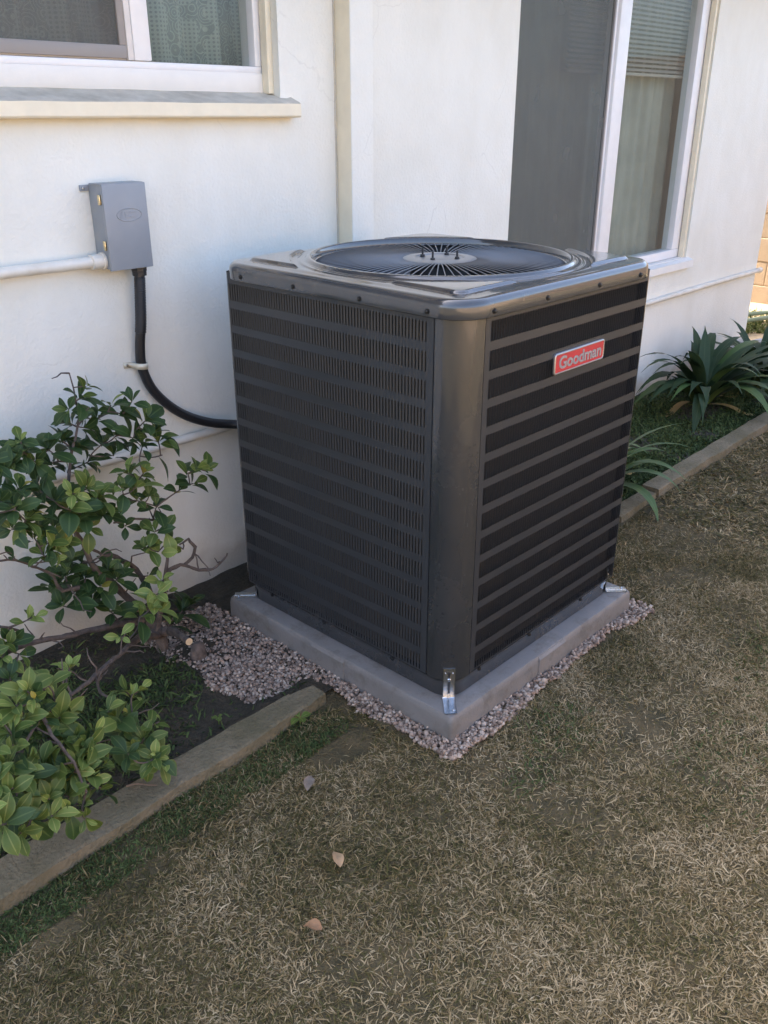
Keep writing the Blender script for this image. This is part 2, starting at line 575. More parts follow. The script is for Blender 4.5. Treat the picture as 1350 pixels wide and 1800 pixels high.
M['dust'] = mk('dry_tan_earth', (0.42, 0.32, 0.20), 0.95, var=0.15, vscale=9, bump=0.6, bscale=50)
M['rock'] = mk('pale_grey_rock', (0.42, 0.42, 0.44), 0.85, var=0.15, vscale=14, bump=0.5, bscale=40)
M['hose'] = mk('faded_green_hose', (0.24, 0.30, 0.20), 0.5, var=0.1)
M['twig'] = mk('dry_twig', (0.17, 0.12, 0.085), 0.9, var=0.2, vscale=60)
M['fallen_tan'] = mk('tan_dead_leaf', (0.33, 0.215, 0.115), 0.7, var=0.18, vscale=40, bump=0.3, bscale=90, bdist=0.003)
M['fallen_rust'] = mk('rust_dead_leaf', (0.25, 0.135, 0.065), 0.7, var=0.2, vscale=40, bump=0.3, bscale=90, bdist=0.003)
M['fallen_grey'] = mk('grey_dead_leaf', (0.20, 0.155, 0.12), 0.75, var=0.2, vscale=40, bump=0.3, bscale=90, bdist=0.003)
M['fallen_pale'] = mk('pale_dead_leaf', (0.40, 0.34, 0.31), 0.7, var=0.15, vscale=40, bump=0.3, bscale=90, bdist=0.003)
M['leaf_dark'] = leaf_mat('dark_leaf', (0.024, 0.053, 0.018), (0.055, 0.100, 0.030), (0.10, 0.15, 0.05))
M['leaf_mid'] = leaf_mat('mid_leaf', (0.054, 0.094, 0.020), (0.120, 0.170, 0.038), (0.22, 0.25, 0.075))
M['leaf_young'] = leaf_mat('young_leaf', (0.15, 0.225, 0.05), (0.24, 0.29, 0.075), (0.38, 0.38, 0.13))
M['leaf_yellow'] = leaf_mat('yellowing_leaf', (0.30, 0.28, 0.04), (0.40, 0.30, 0.06), (0.35, 0.30, 0.10))
M['strap_leaf'] = leaf_mat('strap_leaf', (0.022, 0.048, 0.022), (0.045, 0.080, 0.034), (0.055, 0.085, 0.04), 0.55)
M['strap_leaf_light'] = leaf_mat('strap_leaf_light', (0.055, 0.105, 0.035), (0.085, 0.145, 0.045), (0.11, 0.17, 0.06), 0.42)
M['strap_leaf_dead'] = leaf_mat('strap_leaf_dead', (0.30, 0.20, 0.08), (0.38, 0.28, 0.10), (0.32, 0.22, 0.10), 0.6)
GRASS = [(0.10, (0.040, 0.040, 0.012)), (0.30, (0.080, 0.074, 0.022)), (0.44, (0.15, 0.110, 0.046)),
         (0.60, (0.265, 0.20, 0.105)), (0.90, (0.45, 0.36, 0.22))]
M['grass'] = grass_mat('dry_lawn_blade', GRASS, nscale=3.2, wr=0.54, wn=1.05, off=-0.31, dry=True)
M['moss'] = grass_mat('green_weed_blade', [(0.1, (0.022, 0.034, 0.010)), (0.45, (0.046, 0.072, 0.020)), (0.75, (0.085, 0.115, 0.036)), (0.95, (0.19, 0.16, 0.08))])
M['gravel'] = grass_mat('pink_beige_gravel', [(0.1, (0.14, 0.10, 0.078)), (0.4, (0.27, 0.20, 0.157)), (0.65, (0.37, 0.287, 0.23)), (0.9, (0.48, 0.40, 0.33))], nscale=9, wr=0.8, wn=0.35, off=-0.08)


for k_ in ('unit', 'unit_cap'):
    b_ = M[k_].node_tree.nodes['Principled BSDF']
    b_.inputs['Coat Weight'].default_value = 0.9
    b_.inputs['Coat Roughness'].default_value = 0.06


# ------------------------------------------------------------------ helpers
def tag(o, label=None, cat=None, group=None, kind=None):
    if label: o['label'] = label
    if cat: o['category'] = cat
    if group: o['group'] = group
    if kind or cat: o['kind'] = kind or 'thing'
    return o


def thing(name, label, cat, loc=(0, 0, 0), group=None):
    o = bpy.data.objects.new(name, None)
    o.empty_display_size = 0.1
    o.location = loc
    COL.objects.link(o)
    return tag(o, label, cat, group)


def link_mesh(name, me, parent=None, loc=None, rot=None):
    o = bpy.data.objects.new(name, me)
    COL.objects.link(o)
    if parent is not None: o.parent = parent
    if loc is not None: o.location = loc
    if rot is not None: o.rotation_euler = rot
    return o


def root_loc(o):
    v = Vector((0, 0, 0))
    while o is not None:
        v += Vector(o.location)
        o = o.parent
    return v


class MB:
    def __init__(s):
        s.v, s.f, s.uv = [], [], None

    def add(s, vs, fs):
        b = len(s.v)
        s.v += [tuple(p) for p in vs]
        s.f += [tuple(i + b for i in f) for f in fs]
        return s

    def box(s, x0, x1, y0, y1, z0, z1, bev=0.0):
        if bev <= 0:
            vs = [(x0, y0, z0), (x1, y0, z0), (x1, y1, z0), (x0, y1, z0), (x0, y0, z1), (x1, y0, z1), (x1, y1, z1), (x0, y1, z1)]
            return s.add(vs, [(3, 2, 1, 0), (4, 5, 6, 7), (0, 1, 5, 4), (1, 2, 6, 5), (2, 3, 7, 6), (3, 0, 4, 7)])
        bm = bmesh.new()
        bmesh.ops.create_cube(bm, size=1)
        for v in bm.verts:
            v.co = Vector(((x0 + x1) / 2 + v.co.x * (x1 - x0), (y0 + y1) / 2 + v.co.y * (y1 - y0), (z0 + z1) / 2 + v.co.z * (z1 - z0)))
        bmesh.ops.bevel(bm, geom=list(bm.edges), offset=bev, segments=2, profile=0.5, affect='EDGES')
        return s.bm(bm)

    def bm(s, bm, mtx=None):
        bm.verts.index_update()
        vs = [(mtx @ v.co if mtx else v.co)[:] for v in bm.verts]
        fs = [[v.index for v in f.verts] for f in bm.faces]
        bm.free()
        return s.add(vs, fs)

    def tube(s, pts, rad, n=10, caps=True):
        pts = [Vector(p) for p in pts]
        rads = rad if isinstance(rad, (list, tuple)) else [rad] * len(pts)
        b = len(s.v)
        prev = None
        for i, p in enumerate(pts):
            d = (pts[min(i + 1, len(pts) - 1)] - pts[max(i - 1, 0)])
            if d.length < 1e-9: d = Vector((0, 0, 1))
            d.normalize()
            if prev is None:
                a = d.orthogonal().normalized()
            else:
                a = (prev - d * prev.dot(d))
                a = a.normalized() if a.length > 1e-6 else d.orthogonal().normalized()
            prev = a
            c = d.cross(a)
            for k in range(n):
                t = 2 * PI * k / n
                s.v.append(tuple(p + (a * math.cos(t) + c * math.sin(t)) * rads[i]))
        for i in range(len(pts) - 1):
            for k in range(n):
                s.f.append((b + i * n + k, b + i * n + (k + 1) % n, b + (i + 1) * n + (k + 1) % n, b + (i + 1) * n + k))
        if caps:
            s.f.append(tuple(b + k for k in range(n))[::-1])
            s.f.append(tuple(b + (len(pts) - 1) * n + k for k in range(n)))
        return s

    def lathe(s, prof, n=32, origin=(0, 0, 0), ax='Z', close=False):
        """revolve (radius, height) points about an axis"""
        b = len(s.v)
        for (r, h) in prof:
            for k in range(n):
                t = 2 * PI * k / n
                p = (r * math.cos(t), r * math.sin(t), h)
                if ax == 'Y': p = (p[0], p[2], p[1])
                if ax == 'X': p = (p[2], p[0], p[1])
                s.v.append((p[0] + origin[0], p[1] + origin[1], p[2] + origin[2]))
        for i in range(len(prof) - 1):
            for k in range(n):
                s.f.append((b + i * n + k, b + i * n + (k + 1) % n, b + (i + 1) * n + (k + 1) % n, b + (i + 1) * n + k))
        return s

    def loops(s, rings, cap0=False, cap1=False):
        """bridge closed rings of equal length"""
        b = len(s.v)
        n = len(rings[0])
        for r in rings: s.v += [tuple(p) for p in r]
        for i in range(len(rings) - 1):
            for k in range(n):
                s.f.append((b + i * n + k, b + i * n + (k + 1) % n, b + (i + 1) * n + (k + 1) % n, b + (i + 1) * n + k))
        if cap0: s.f.append(tuple(b + k for k in range(n))[::-1])
        if cap1: s.f.append(tuple(b + (len(rings) - 1) * n + k for k in range(n)))
        return s

    def mesh(s, name, mat, smooth=False, off=(0, 0, 0), fix=True, sharp=None):
        me = bpy.data.meshes.new(name)
        me.from_pydata([(p[0] - off[0], p[1] - off[1], p[2] - off[2]) for p in s.v], [], s.f)
        if fix:
            bm = bmesh.new()
            bm.from_mesh(me)
            bmesh.ops.recalc_face_normals(bm, faces=bm.faces)
            bm.to_mesh(me)
            bm.free()
        if mat: me.materials.append(mat)
        if smooth:
            me.polygons.foreach_set('use_smooth', [True] * len(me.polygons))
            if sharp: me.set_sharp_from_angle(angle=R_(sharp))
        me.update()
        return me

    def build(s, name, mat, parent=None, smooth=False, fix=True, sharp=35, loc=None):
        """vertices in world space; they are moved into the parent's frame"""
        if parent is None and loc is not None:
            off = Vector(loc)
            me = s.mesh(name, mat, smooth, off, fix, sharp)
            return link_mesh(name, me, None, loc)
        off = root_loc(parent) if parent else Vector((0, 0, 0))
        return link_mesh(name, s.mesh(name, mat, smooth, off, fix, sharp), parent)


def rsq(h, r, z, n=10, cx=0.0, cy=0.0, hy=None):
    """rounded rectangle ring"""
    hy = h if hy is None else hy
    pts = []
    for (sx, sy, a0) in ((1, 1, 0), (-1, 1, 90), (-1, -1, 180), (1, -1, 270)):
        for k in range(n + 1):
            a = R_(a0 + 90 * k / n)
            pts.append((cx + sx * (h - r) + r * math.cos(a), cy + sy * (hy - r) + r * math.sin(a), z))
    return pts


def fnoise(x, y, z=0.0):
    return mnoise.noise(Vector((x, y, z)))


def smoothstep(a, b, x):
    t = min(1, max(0, (x - a) / (b - a)))
    return t * t * (3 - 2 * t)


def np_mesh(name, verts, faces_list, mat, smooth=False):
    """verts (N,3) array; faces_list: list of (F,k) int arrays"""
    me = bpy.data.meshes.new(name)
    me.vertices.add(len(verts))
    me.vertices.foreach_set('co', np.asarray(verts, dtype=np.float32).ravel())
    loops = np.concatenate([f.ravel() for f in faces_list]).astype(np.int32)
    tot = np.concatenate([np.full(len(f), f.shape[1], dtype=np.int32) for f in faces_list])
    start = np.concatenate([[0], np.cumsum(tot)[:-1]]).astype(np.int32)
    me.loops.add(len(loops))
    me.loops.foreach_set('vertex_index', loops)
    me.polygons.add(len(tot))
    me.polygons.foreach_set('loop_start', start)
    me.polygons.foreach_set('loop_total', tot)
    if smooth: me.polygons.foreach_set('use_smooth', np.ones(len(tot), dtype=bool))
    me.update(calc_edges=True)
    me.validate()
    me.materials.append(mat)
    return me


# ================================================================== SETTING
# the ground: one sheet out to the horizon, finely divided near the camera
def sheet(name, x0, x1, y0, y1, nx, ny, zf, mat):
    xs = np.linspace(x0, x1, nx)
    ys = np.linspace(y0, y1, ny)
    v = [(x, y, zf(x, y)) for y in ys for x in xs]
    f = [(j * nx + i, j * nx + i + 1, (j + 1) * nx + i + 1, (j + 1) * nx + i) for j in range(ny - 1) for i in range(nx - 1)]
    me = bpy.data.meshes.new(name)
    me.from_pydata(v, [], f)
    me.materials.append(mat)
    me.polygons.foreach_set('use_smooth', [True] * len(f))
    o = link_mesh(name, me)
    return o


def lawn_z(x, y):
    return 0.010 * fnoise(x * 2.1, y * 2.1, 3.0) + 0.006 * fnoise(x * 6.3, y * 6.3, 9.0) - 0.006


mb = MB()
# outer ring sheet with a hole for the detailed lawn and beds is avoided: it lies well below
mb.add([(-150, -150, -0.06), (150, -150, -0.06), (150, 150, -0.06), (-150, 150, -0.06)], [(0, 1, 2, 3)])
o = mb.build('ground', M['lawn_soil'], fix=False)
tag(o, 'bare brown ground reaching far beyond the lawn', kind='structure')
lawn = sheet('lawn', -6.0, 6.45, -4.4, 0.42, 250, 100, lawn_z, M['lawn_soil'])
tag(lawn, 'thin brown soil of the lawn under dry grass', kind='structure')


def bed_z(x, y):
    return 0.004 + 0.016 * fnoise(x * 4.1, y * 4.1, 5.0) + 0.008 * fnoise(x * 13, y * 13, 1.0)


bed = sheet('planting_bed', -3.2, 4.9, 0.40, 1.215, 240, 36, bed_z, M['soil'])
tag(bed, 'dark damp soil of the planting bed between kerb and wall', kind='structure')
yard = sheet('side_yard', 4.88, 6.6, 0.41, 7.0, 40, 120, lambda x, y: -0.01 + 0.012 * fnoise(x * 3, y * 3), M['dust'])
tag(yard, 'dry tan earth of the side yard past the house corner', kind='structure')

# ------------------------------------------------------------------ house
YW = 1.20
house = thing('house', 'cream white stucco house wall with two sliding windows', 'house', (0, YW, 0))
XS = [-3.0, -1.70, 0.539, 1.81, 3.60, 4.70]
ZS = [-0.06, 0.735, 1.54, 2.30, 2.62]
HOLES = {(1, 2), (3, 1), (3, 2)}
mb = MB()
Y0, Y1 = YW, YW + 0.15


def q(mb, a, b, c, d): mb.add([a, b, c, d], [(0, 1, 2, 3)])


for i in range(5):
    for j in range(4):
        if (i, j) in HOLES: continue
        x0, x1, z0, z1 = XS[i], XS[i + 1], ZS[j], ZS[j + 1]
        q(mb, (x0, Y0, z0), (x1, Y0, z0), (x1, Y0, z1), (x0, Y0, z1))
        q(mb, (x1, Y1, z0), (x0, Y1, z0), (x0, Y1, z1), (x1, Y1, z1))
for (x0, x1, z0, z1) in ((-1.70, 0.539, 1.54, 2.30), (1.81, 3.60, 0.735, 2.30)):
    q(mb, (x0, Y0, z0), (x0, Y0, z1), (x0, Y1, z1), (x0, Y1, z0))
    q(mb, (x1, Y0, z1), (x1, Y0, z0), (x1, Y1, z0), (x1, Y1, z1))
    q(mb, (x0, Y0, z0), (x0, Y1, z0), (x1, Y1, z0), (x1, Y0, z0))
    q(mb, (x0, Y0, z1), (x1, Y0, z1), (x1, Y1, z1), (x0, Y1, z1))
q(mb, (4.70, Y0, -0.06), (4.70, 7.5, -0.06), (4.70, 7.5, 2.62), (4.70, Y0, 2.62))
q(mb, (-3, 7.5, -0.06), (-3, Y0, -0.06), (-3, Y0, 2.62), (-3, 7.5, 2.62))
q(mb, (4.70, 7.5, -0.06), (-3, 7.5, -0.06), (-3, 7.5, 2.62), (4.70, 7.5, 2.62))
mb.build('wall', M['stucco'], house, fix=False)
# interior shell, one room behind each window
mb = MB()
for (x0, x1) in ((-2.9, 1.15), (1.25, 4.55)):
    ya, yb, za, zb = Y1 + 0.002, 4.6, 0.02, 2.5
    q(mb, (x0, yb, za), (x1, yb, za), (x1, yb, zb), (x0, yb, zb))
    q(mb, (x0, ya, za), (x0, yb, za), (x0, yb, zb), (x0, ya, zb))
    q(mb, (x1, ya, za), (x1, yb, za), (x1, yb, zb), (x1, ya, zb))
    q(mb, (x0, ya, za), (x1, ya, za), (x1, yb, za), (x0, yb, za))
    q(mb, (x0, ya, zb), (x1, ya, zb), (x1, yb, zb), (x0, yb, zb))
mb.build('interior_wall', M['interior'], house, fix=False)
# roof with overhanging eaves (above the frame; it shades the yard)
mb = MB()
ey0, ey1, ex0, ex1, ez = YW - 0.46, 7.96, -3.35, 5.1, 2.56
ridge = 4.35
rz = ez + 1.15
mb.add([(ex0, ey0, ez), (ex1, ey0, ez), (ex1, ridge, rz), (ex0, ridge, rz), (ex0, ey1, ez), (ex1, ey1, ez),
        (ex0, ey0, ez + .12), (ex1, ey0, ez + .12), (ex1, ridge, rz + .12), (ex0, ridge, rz + .12), (ex0, ey1, ez + .12), (ex1, ey1, ez + .12)],
       [(0, 1, 2, 3), (3, 2, 5, 4), (6, 9, 8, 7), (9, 10, 11, 8), (0, 6, 7, 1), (4, 5, 11, 10), (0, 3, 9, 6), (3, 4, 10, 9), (1, 7, 8, 2), (2, 8, 11, 5)])
roof = mb.build('roof', M['roof'], house)
MB().box(ex0, ex1, ey0 - 0.025, ey0 - 0.003, ez - 0.10, ez + 0.14).build('fascia', M['soffit'], roof)
# boxed trim post running up the wall
mb = MB()
mb.loops([rsq(0.0535, 0.005, z, 4, 0.8345, YW - 0.036, 0.0375) for z in (-0.02, 0.5, 1.2, 2.0, 2.55)], True, True)
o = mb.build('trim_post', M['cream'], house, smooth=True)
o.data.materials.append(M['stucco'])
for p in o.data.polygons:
    if p.normal.y < -0.5: p.material_index = 1  # front stucco; cream left on the sides stands in for warm side light
o['label'] = 'square post running up the wall, warm side light painted in cream'
# caulk crack beside the post
mb = MB()
pp = []
for k in range(60):
    z = 0.7 + 1.6 * k / 59
    pp.append((0.776 + 0.0018 * fnoise(z * 9, 2), YW - 0.001, z))
mb.tube(pp, 0.0022, 5)
mb.build('caulk_line', M['sill_worn'], house, smooth=True)

# ---- window on the left
FY = 1.262                                     # plane of the vinyl frame's face
fm = MB()
fx0, fx1, fz0, fz1 = -1.66, 0.533, 1.632, 2.28
fm.box(fx0, fx1, FY, FY + 0.07, fz0, 1.652, 0.003)                # bottom rail
fm.box(fx0, fx1, FY, FY + 0.07, fz1 - 0.04, fz1, 0.003)
fm.box(0.496, fx1, FY + 0.001, FY + 0.069, 1.652, fz1 - 0.04, 0.003)
fm.box(fx0, fx0 + 0.04, FY + 0.001, FY + 0.069, 1.652, fz1 - 0.04, 0.003)
win1 = fm.build('window', M['vinyl'], house, smooth=True)
win1['label'] = 'left sliding window with lace curtain behind'
MB().box(0.060, 0.116, FY - 0.006, FY + 0.06, 1.653, 2.239, 0.004).build('meeting_stile', M['vinyl'], win1, smooth=True)
sm = MB()
sm.box(-1.61, 0.486 - 0.37, FY + 0.012, FY + 0.03, 1.653, 1.668, 0.002)
sm.build('track', M['vinyl_dusty'], win1, smooth=True)
MB().add([(0.117, FY + 0.03, 1.653), (0.495, FY + 0.03, 1.653), (0.495, FY + 0.03, 2.24), (0.117, FY + 0.03, 2.24)], [(0, 1, 2, 3)]).build('glass_pane', M['glass'], win1, fix=False)
MB().add([(-1.62, FY + 0.045, 1.67), (0.059, FY + 0.045, 1.67), (0.059, FY + 0.045, 2.24), (-1.62, FY + 0.045, 2.24)], [(0, 1, 2, 3)]).build('glass_pane', M['glass'], win1, fix=False)
sf = MB()
sf.box(-1.62, 0.040, FY - 0.002, FY + 0.010, 1.657, 1.690, 0.002)
sf.box(0.019, 0.040, FY - 0.002, FY + 0.010, 1.690, 2.24, 0.002)
sf.box(-1.62, -1.59, FY - 0.002, FY + 0.010, 1.690, 2.24, 0.002)
sf.build('screen_frame', M['screen_frame'], win1, smooth=True)
MB().add([(-1.59, FY + 0.004, 1.69), (0.019, FY + 0.004, 1.69), (0.019, FY + 0.004, 2.24), (-1.59, FY + 0.004, 2.24)], [(0, 1, 2, 3)]).build('insect_screen', M['screen_warm'], win1, fix=False)
sd = MB()
sd.box(0.041, 0.059, FY - 0.004, FY + 0.03, 1.653, 2.239, 0.002)
sd.build('sash_stile', M['vinyl_dusty'], win1, smooth=True)
# white board under the frame with a wavy plaster lower edge
n = 90
ap = MB()
vs = []
for k in range(n):
    x = -1.695 + (0.530 + 1.695) * k / (n - 1)
    zb = 1.578 - 0.006 * smoothstep(-0.3, 0.5, x) + 0.0055 * fnoise(x * 7, 0.3) + 0.003 * fnoise(x * 21, 4)
    vs += [(x, FY - 0.002, 1.633), (x, FY - 0.006, zb + 0.004), (x, FY + 0.004, zb - 0.004)]
ap.add(vs, [(3 * k + r, 3 * k + r + 1, 3 * k + r + 4, 3 * k + r + 3) for k in range(n - 1) for r in (0, 1)])
ap.build('apron_board', M['white_trim'], win1, smooth=True, fix=False, sharp=None)
# sloping sill
n = 60
sl = MB()
vs = []
sx0, sx1 = -1.76, 0.582
for k in range(n):
    x = sx0 + (sx1 - sx0) * k / (n - 1)
    w = 0.0016 * fnoise(x * 6, 1.7) + 0.0008 * fnoise(x * 23, 6)
    xin = min(max(x, -1.698), 0.537)
    vs += [(xin if 0 < k < n - 1 else x, YW + 0.075 if 0 < k < n - 1 else YW + 0.001, 1.584 + w if 0 < k < n - 1 else 1.566), (x, 1.160 + w, 1.551 + w), (x, 1.152 + w, 1.546 + w), (x, 1.152 + w, 1.512 + w), (x, 1.156, 1.507 + w), (x, YW + 0.001, 1.505)]
sl.add(vs, [(6 * k + r, 6 * k + r + 1, 6 * k + r + 7, 6 * k + r + 6) for k in range(n - 1) for r in range(5)] + [tuple(range(6)), tuple(6 * (n - 1) + r for r in range(6))])
sill = sl.build('sill', M['cream'], win1, smooth=True, sharp=30)
sill.data.materials.append(M['sill_worn'])
for p in sill.data.polygons:
    if p.normal.z > 0.7: p.material_index = 1
js = MB()
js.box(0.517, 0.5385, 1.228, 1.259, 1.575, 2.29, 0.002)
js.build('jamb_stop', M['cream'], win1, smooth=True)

# ---- window on the right
FY2 = 1.243
fm = MB()
fm.box(1.815, 3.597, FY2, FY2 + 0.07, 0.752, 0.800, 0.004)
fm.box(1.815, 3.597, FY2, FY2 + 0.07, 2.24, 2.29, 0.004)
fm.box(3.497, 3.596, FY2 + 0.001, FY2 + 0.069, 0.8, 2.24, 0.004)
fm.box(1.816, 1.86, FY2 + 0.001, FY2 + 0.069, 0.8, 2.24, 0.004)
win2 = fm.build('window', M['vinyl'], house, smooth=True)
win2['label'] = 'tall right window with dark insect screen and green grey curtain'
ms = MB()
ms.box(2.660, 2.760, FY2 - 0.004, FY2 + 0.06, 0.801, 2.239, 0.004)
ms.box(2.636, 2.658, FY2 + 0.010, FY2 + 0.05, 0.801, 2.239, 0.003)
ms.build('meeting_stile', M['vinyl'], win2, smooth=True)
MB().add([(2.761, FY2 + 0.035, 0.80), (3.496, FY2 + 0.035, 0.80), (3.496, FY2 + 0.035, 2.24), (2.761, FY2 + 0.035, 2.24)], [(0, 1, 2, 3)]).build('glass_pane', M['glass'], win2, fix=False)
MB().add([(1.861, FY2 + 0.050, 0.80), (2.635, FY2 + 0.050, 0.80), (2.635, FY2 + 0.050, 2.24), (1.861, FY2 + 0.050, 2.24)], [(0, 1, 2, 3)]).build('glass_pane', M['glass'], win2, fix=False)
MB().add([(1.861, FY2 + 0.014, .8), (2.622, FY2 + 0.014, .8), (2.622, FY2 + 0.014, 2.24), (1.861, FY2 + 0.014, 2.24)], [(0, 1, 2, 3)]).build('insect_screen', M['screen_dark'], win2, fix=False)
MB().box(2.622, 2.635, FY2 + 0.006, FY2 + 0.022, .8, 2.24, 0.002).build('screen_frame', M['screen_frame'], win2, smooth=True)
js = MB()
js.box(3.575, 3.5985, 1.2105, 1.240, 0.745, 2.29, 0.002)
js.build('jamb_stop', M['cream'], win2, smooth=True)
sl = MB()
sl.add([(1.77, YW + 0.001, 0.748), (3.64, YW + 0.001, 0.748), (3.64, 1.168, 0.737), (1.77, 1.168, 0.737),
        (1.77, YW + 0.001, 0.700), (3.64, YW + 0.001, 0.700), (3.64, 1.168, 0.698), (1.77, 1.168, 0.698)],
       [(0, 1, 2, 3), (4, 7, 6, 5), (2, 6, 7, 3), (1, 5, 6, 2), (0, 3, 7, 4)])
sl.build('sill', M['white_trim'], win2)
MB().box(1.815, 3.598, YW + 0.002, FY2 - 0.001, 0.7365, 0.752).build('sill_board', M['white_trim'], win2)

# ---- curtains and blind (they hang in the rooms)
def curtain(name, x0, x1, z0, z1, y, folds, amp, mat, label, cat):
    nx, nz = int((x1 - x0) * 160), 14
    v, f, uvs = [], [], []
    for j in range(nz):
        z = z0 + (z1 - z0) * j / (nz - 1)
        for i in range(nx):
            t = i / (nx - 1)
            x = x0 + (x1 - x0) * t
            ph = 2 * PI * folds * t + 1.3 * fnoise(t * 7, 2.2)
            yy = y + amp * math.sin(ph) * (0.75 + 0.5 * fnoise(t * 13, z * 0.6)) + 0.3 * amp * math.sin(2.3 * ph + z)
            v.append((x, yy, z))
            uvs.append(((x - x0) * 1.15, z - z0))
    for j in range(nz - 1):
        for i in range(nx - 1):
            f.append((j * nx + i, j * nx + i + 1, (j + 1) * nx + i + 1, (j + 1) * nx + i))
    me = bpy.data.meshes.new(name)
    me.from_pydata(v, [], f)
    ul = me.uv_layers.new(name='UVMap')
    for lp in me.loops: ul.data[lp.index].uv = uvs[lp.vertex_index]
    me.materials.append(mat)
    me.polygons.foreach_set('use_smooth', [True] * len(f))
    o = link_mesh(name, me)
    return tag(o, label, cat)


curtain('lace_curtain', -1.66, 0.80, 1.45, 2.29, 1.398, 15, 0.030, M['lace'], 'patterned lace curtain hanging behind the left window', 'curtain')
curtain('curtain', 1.84, 3.60, 0.60, 2.28, 1.402, 14, 0.016, M['sheer'], 'plain green grey curtain hanging behind the tall right window', 'curtain')
bl = thing('window_blind', 'pale slatted blind pulled halfway down inside the tall right window', 'blind', (3.0, 1.336, 1.70))
sm_ = MB().box(-0.62, 0.58, -0.011, 0.011, -0.0006, 0.0006)
sme = sm_.mesh('slat', M['blind'])
for k in range(26):
    link_mesh('slat', sme, bl, (0, 0, 0.02 + k * 0.021), (R_(38), 0, 0))
MB().box(2.38, 3.58, 1.325, 1.347, 1.692, 1.706, 0.002).build('bottom_rail', M['blind'], bl, smooth=True)

# ------------------------------------------------------------------ kerbs
def kerb(name, label, x0, x1, yb0, yb1, yf0, yf1, ztop, zbot=-0.05, seed=0.0, endcut=0.0, group=None):
    """concrete edging running along x; back and front edge given at both ends"""
    n = max(8, int((x1 - x0) / 0.025))
    mb = MB()
    rings = []
    for k in range(n):
        t = k / (n - 1)
        x = x0 + (x1 - x0) * t
        yb = yb0 + (yb1 - yb0) * t + 0.006 * fnoise(x * 7, seed) + 0.003 * fnoise(x * 26, seed + 2)
        yf = yf0 + (yf1 - yf0) * t + 0.007 * fnoise(x * 6, seed + 5) + 0.004 * fnoise(x * 24, seed + 7)
        zt = ztop + 0.004 * fnoise(x * 4, seed + 9)
        c = 0.005 + 0.003 * fnoise(x * 18, seed + 11)
        ring = []
        prof = [(yf - 0.004, zbot), (yf, zt - 0.022), (yf + c * 0.4, zt - c * 0.5), (yf + c + 0.004, zt)]
        for m_ in range(1, 6):
            s_ = m_ / 6
            prof.append((yf + (yb - yf) * s_, zt + 0.0025 * fnoise(x * 12, s_ * 5, seed)))
        prof += [(yb - c * 0.7, zt), (yb, zt - c), (yb + 0.002, zbot)]
        for (y, z) in prof:
            ring.append((x + endcut * (y - yf) * (1 if k == n - 1 else 0), y, z))
        rings.append(ring)
    mb.loops(rings, True, True)
    o = mb.build(name, M['concrete'], smooth=True, sharp=50, loc=((x0 + x1) / 2, (yf0 + yb0) / 2, 0))
    return tag(o, label, 'kerb', group)


kerb('concrete_kerb', 'mossy concrete garden kerb in front of the leafy shrub', -2.95, -0.175, 0.47, 0.452, 0.30, 0.366, 0.030, seed=1.0)
kerb('concrete_kerb', 'short cracked-off end piece of the kerb beside the gravel', -0.1735, -0.098, 0.446, 0.436, 0.367, 0.376, 0.027, seed=21.0)
kerb('concrete_kerb', 'concrete garden kerb running past the strap leaved plants to the right', 1.90, 6.44, 0.475, 0.53, 0.392, 0.42, 0.032, seed=4.0)
kerb('concrete_kerb', 'low sunken slab of broken kerb beside the condenser', 1.56, 1.885, 0.455, 0.462, 0.378, 0.39, 0.020, seed=14.0)

# ------------------------------------------------------------------ tan block wall at the property line, and one added behind the camera
def block_wall(name, label, axis, fixed, a0, a1, face, rows=10, bl=0.40, bh=0.20, detail=None):
    """blocks as separate parts where the camera can see them, the rest as one joined part"""
    base = (fixed, (a0 + a1) / 2, 0) if axis == 'y' else ((a0 + a1) / 2, fixed, 0)
    w = thing(name, label, 'block wall', base)
    core = MB()
    th = 0.13
    if axis == 'y':
        core.box(fixed + face * 0.004, fixed + face * th, a0, a1, -0.1, rows * bh - 0.02)
    else:
        core.box(a0, a1, fixed + face * 0.004, fixed + face * th, -0.1, rows * bh - 0.02)
    core.build('mortar_core', M['mortar'], w)
    rest = MB()
    unit = None
    for r in range(rows):
        k = 0
        a = a0 - (0.2 if r % 2 else 0)
        while a < a1:
            s0, s1 = max(a, a0) + 0.003, min(a + bl, a1) - 0.003
            a += bl
            if s1 - s0 < 0.05: continue
            z0, z1 = r * bh + 0.003 - 0.06, (r + 1) * bh - 0.003 - 0.06
            j = random.uniform(-0.002, 0.002)
            vis = detail and detail[0] < (s0 + s1) / 2 < detail[1]
            tgt = MB() if vis else rest
            if axis == 'y':
                tgt.box(min(fixed + j, fixed + face * (th + 0.008)), max(fixed + j, fixed + face * (th + 0.008)), s0, s1, z0, z1, 0.006 if vis else 0)
            else:
                tgt.box(s0, s1, min(fixed + j, fixed + face * (th + 0.008)), max(fixed + j, fixed + face * (th + 0.008)), z0, z1, 0.006 if vis else 0)
            if vis: tgt.build('block', M['tan_block'], w)
    o = rest.build('block_courses', M['tan_block'], w)
    o['kind'] = 'stuff'
    return w


block_wall('block_wall', 'tan concrete block wall beyond the house corner at the right edge', 'y', 6.52, -4.4, 8.0, 1, detail=(1.2, 3.4))
block_wall('block_wall', 'unseen tan block wall across the lawn, added to bounce warm sunlight', 'x', -4.5, -7.0, 6.5, -1)  # out of view, added for bounced sunlight and reflections

# ================================================================== CONDENSER
U0, U1 = 0.050, 0.906
UC = (U0 + U1) / 2
HF = (U1 - U0) / 2
ZP = 0.078

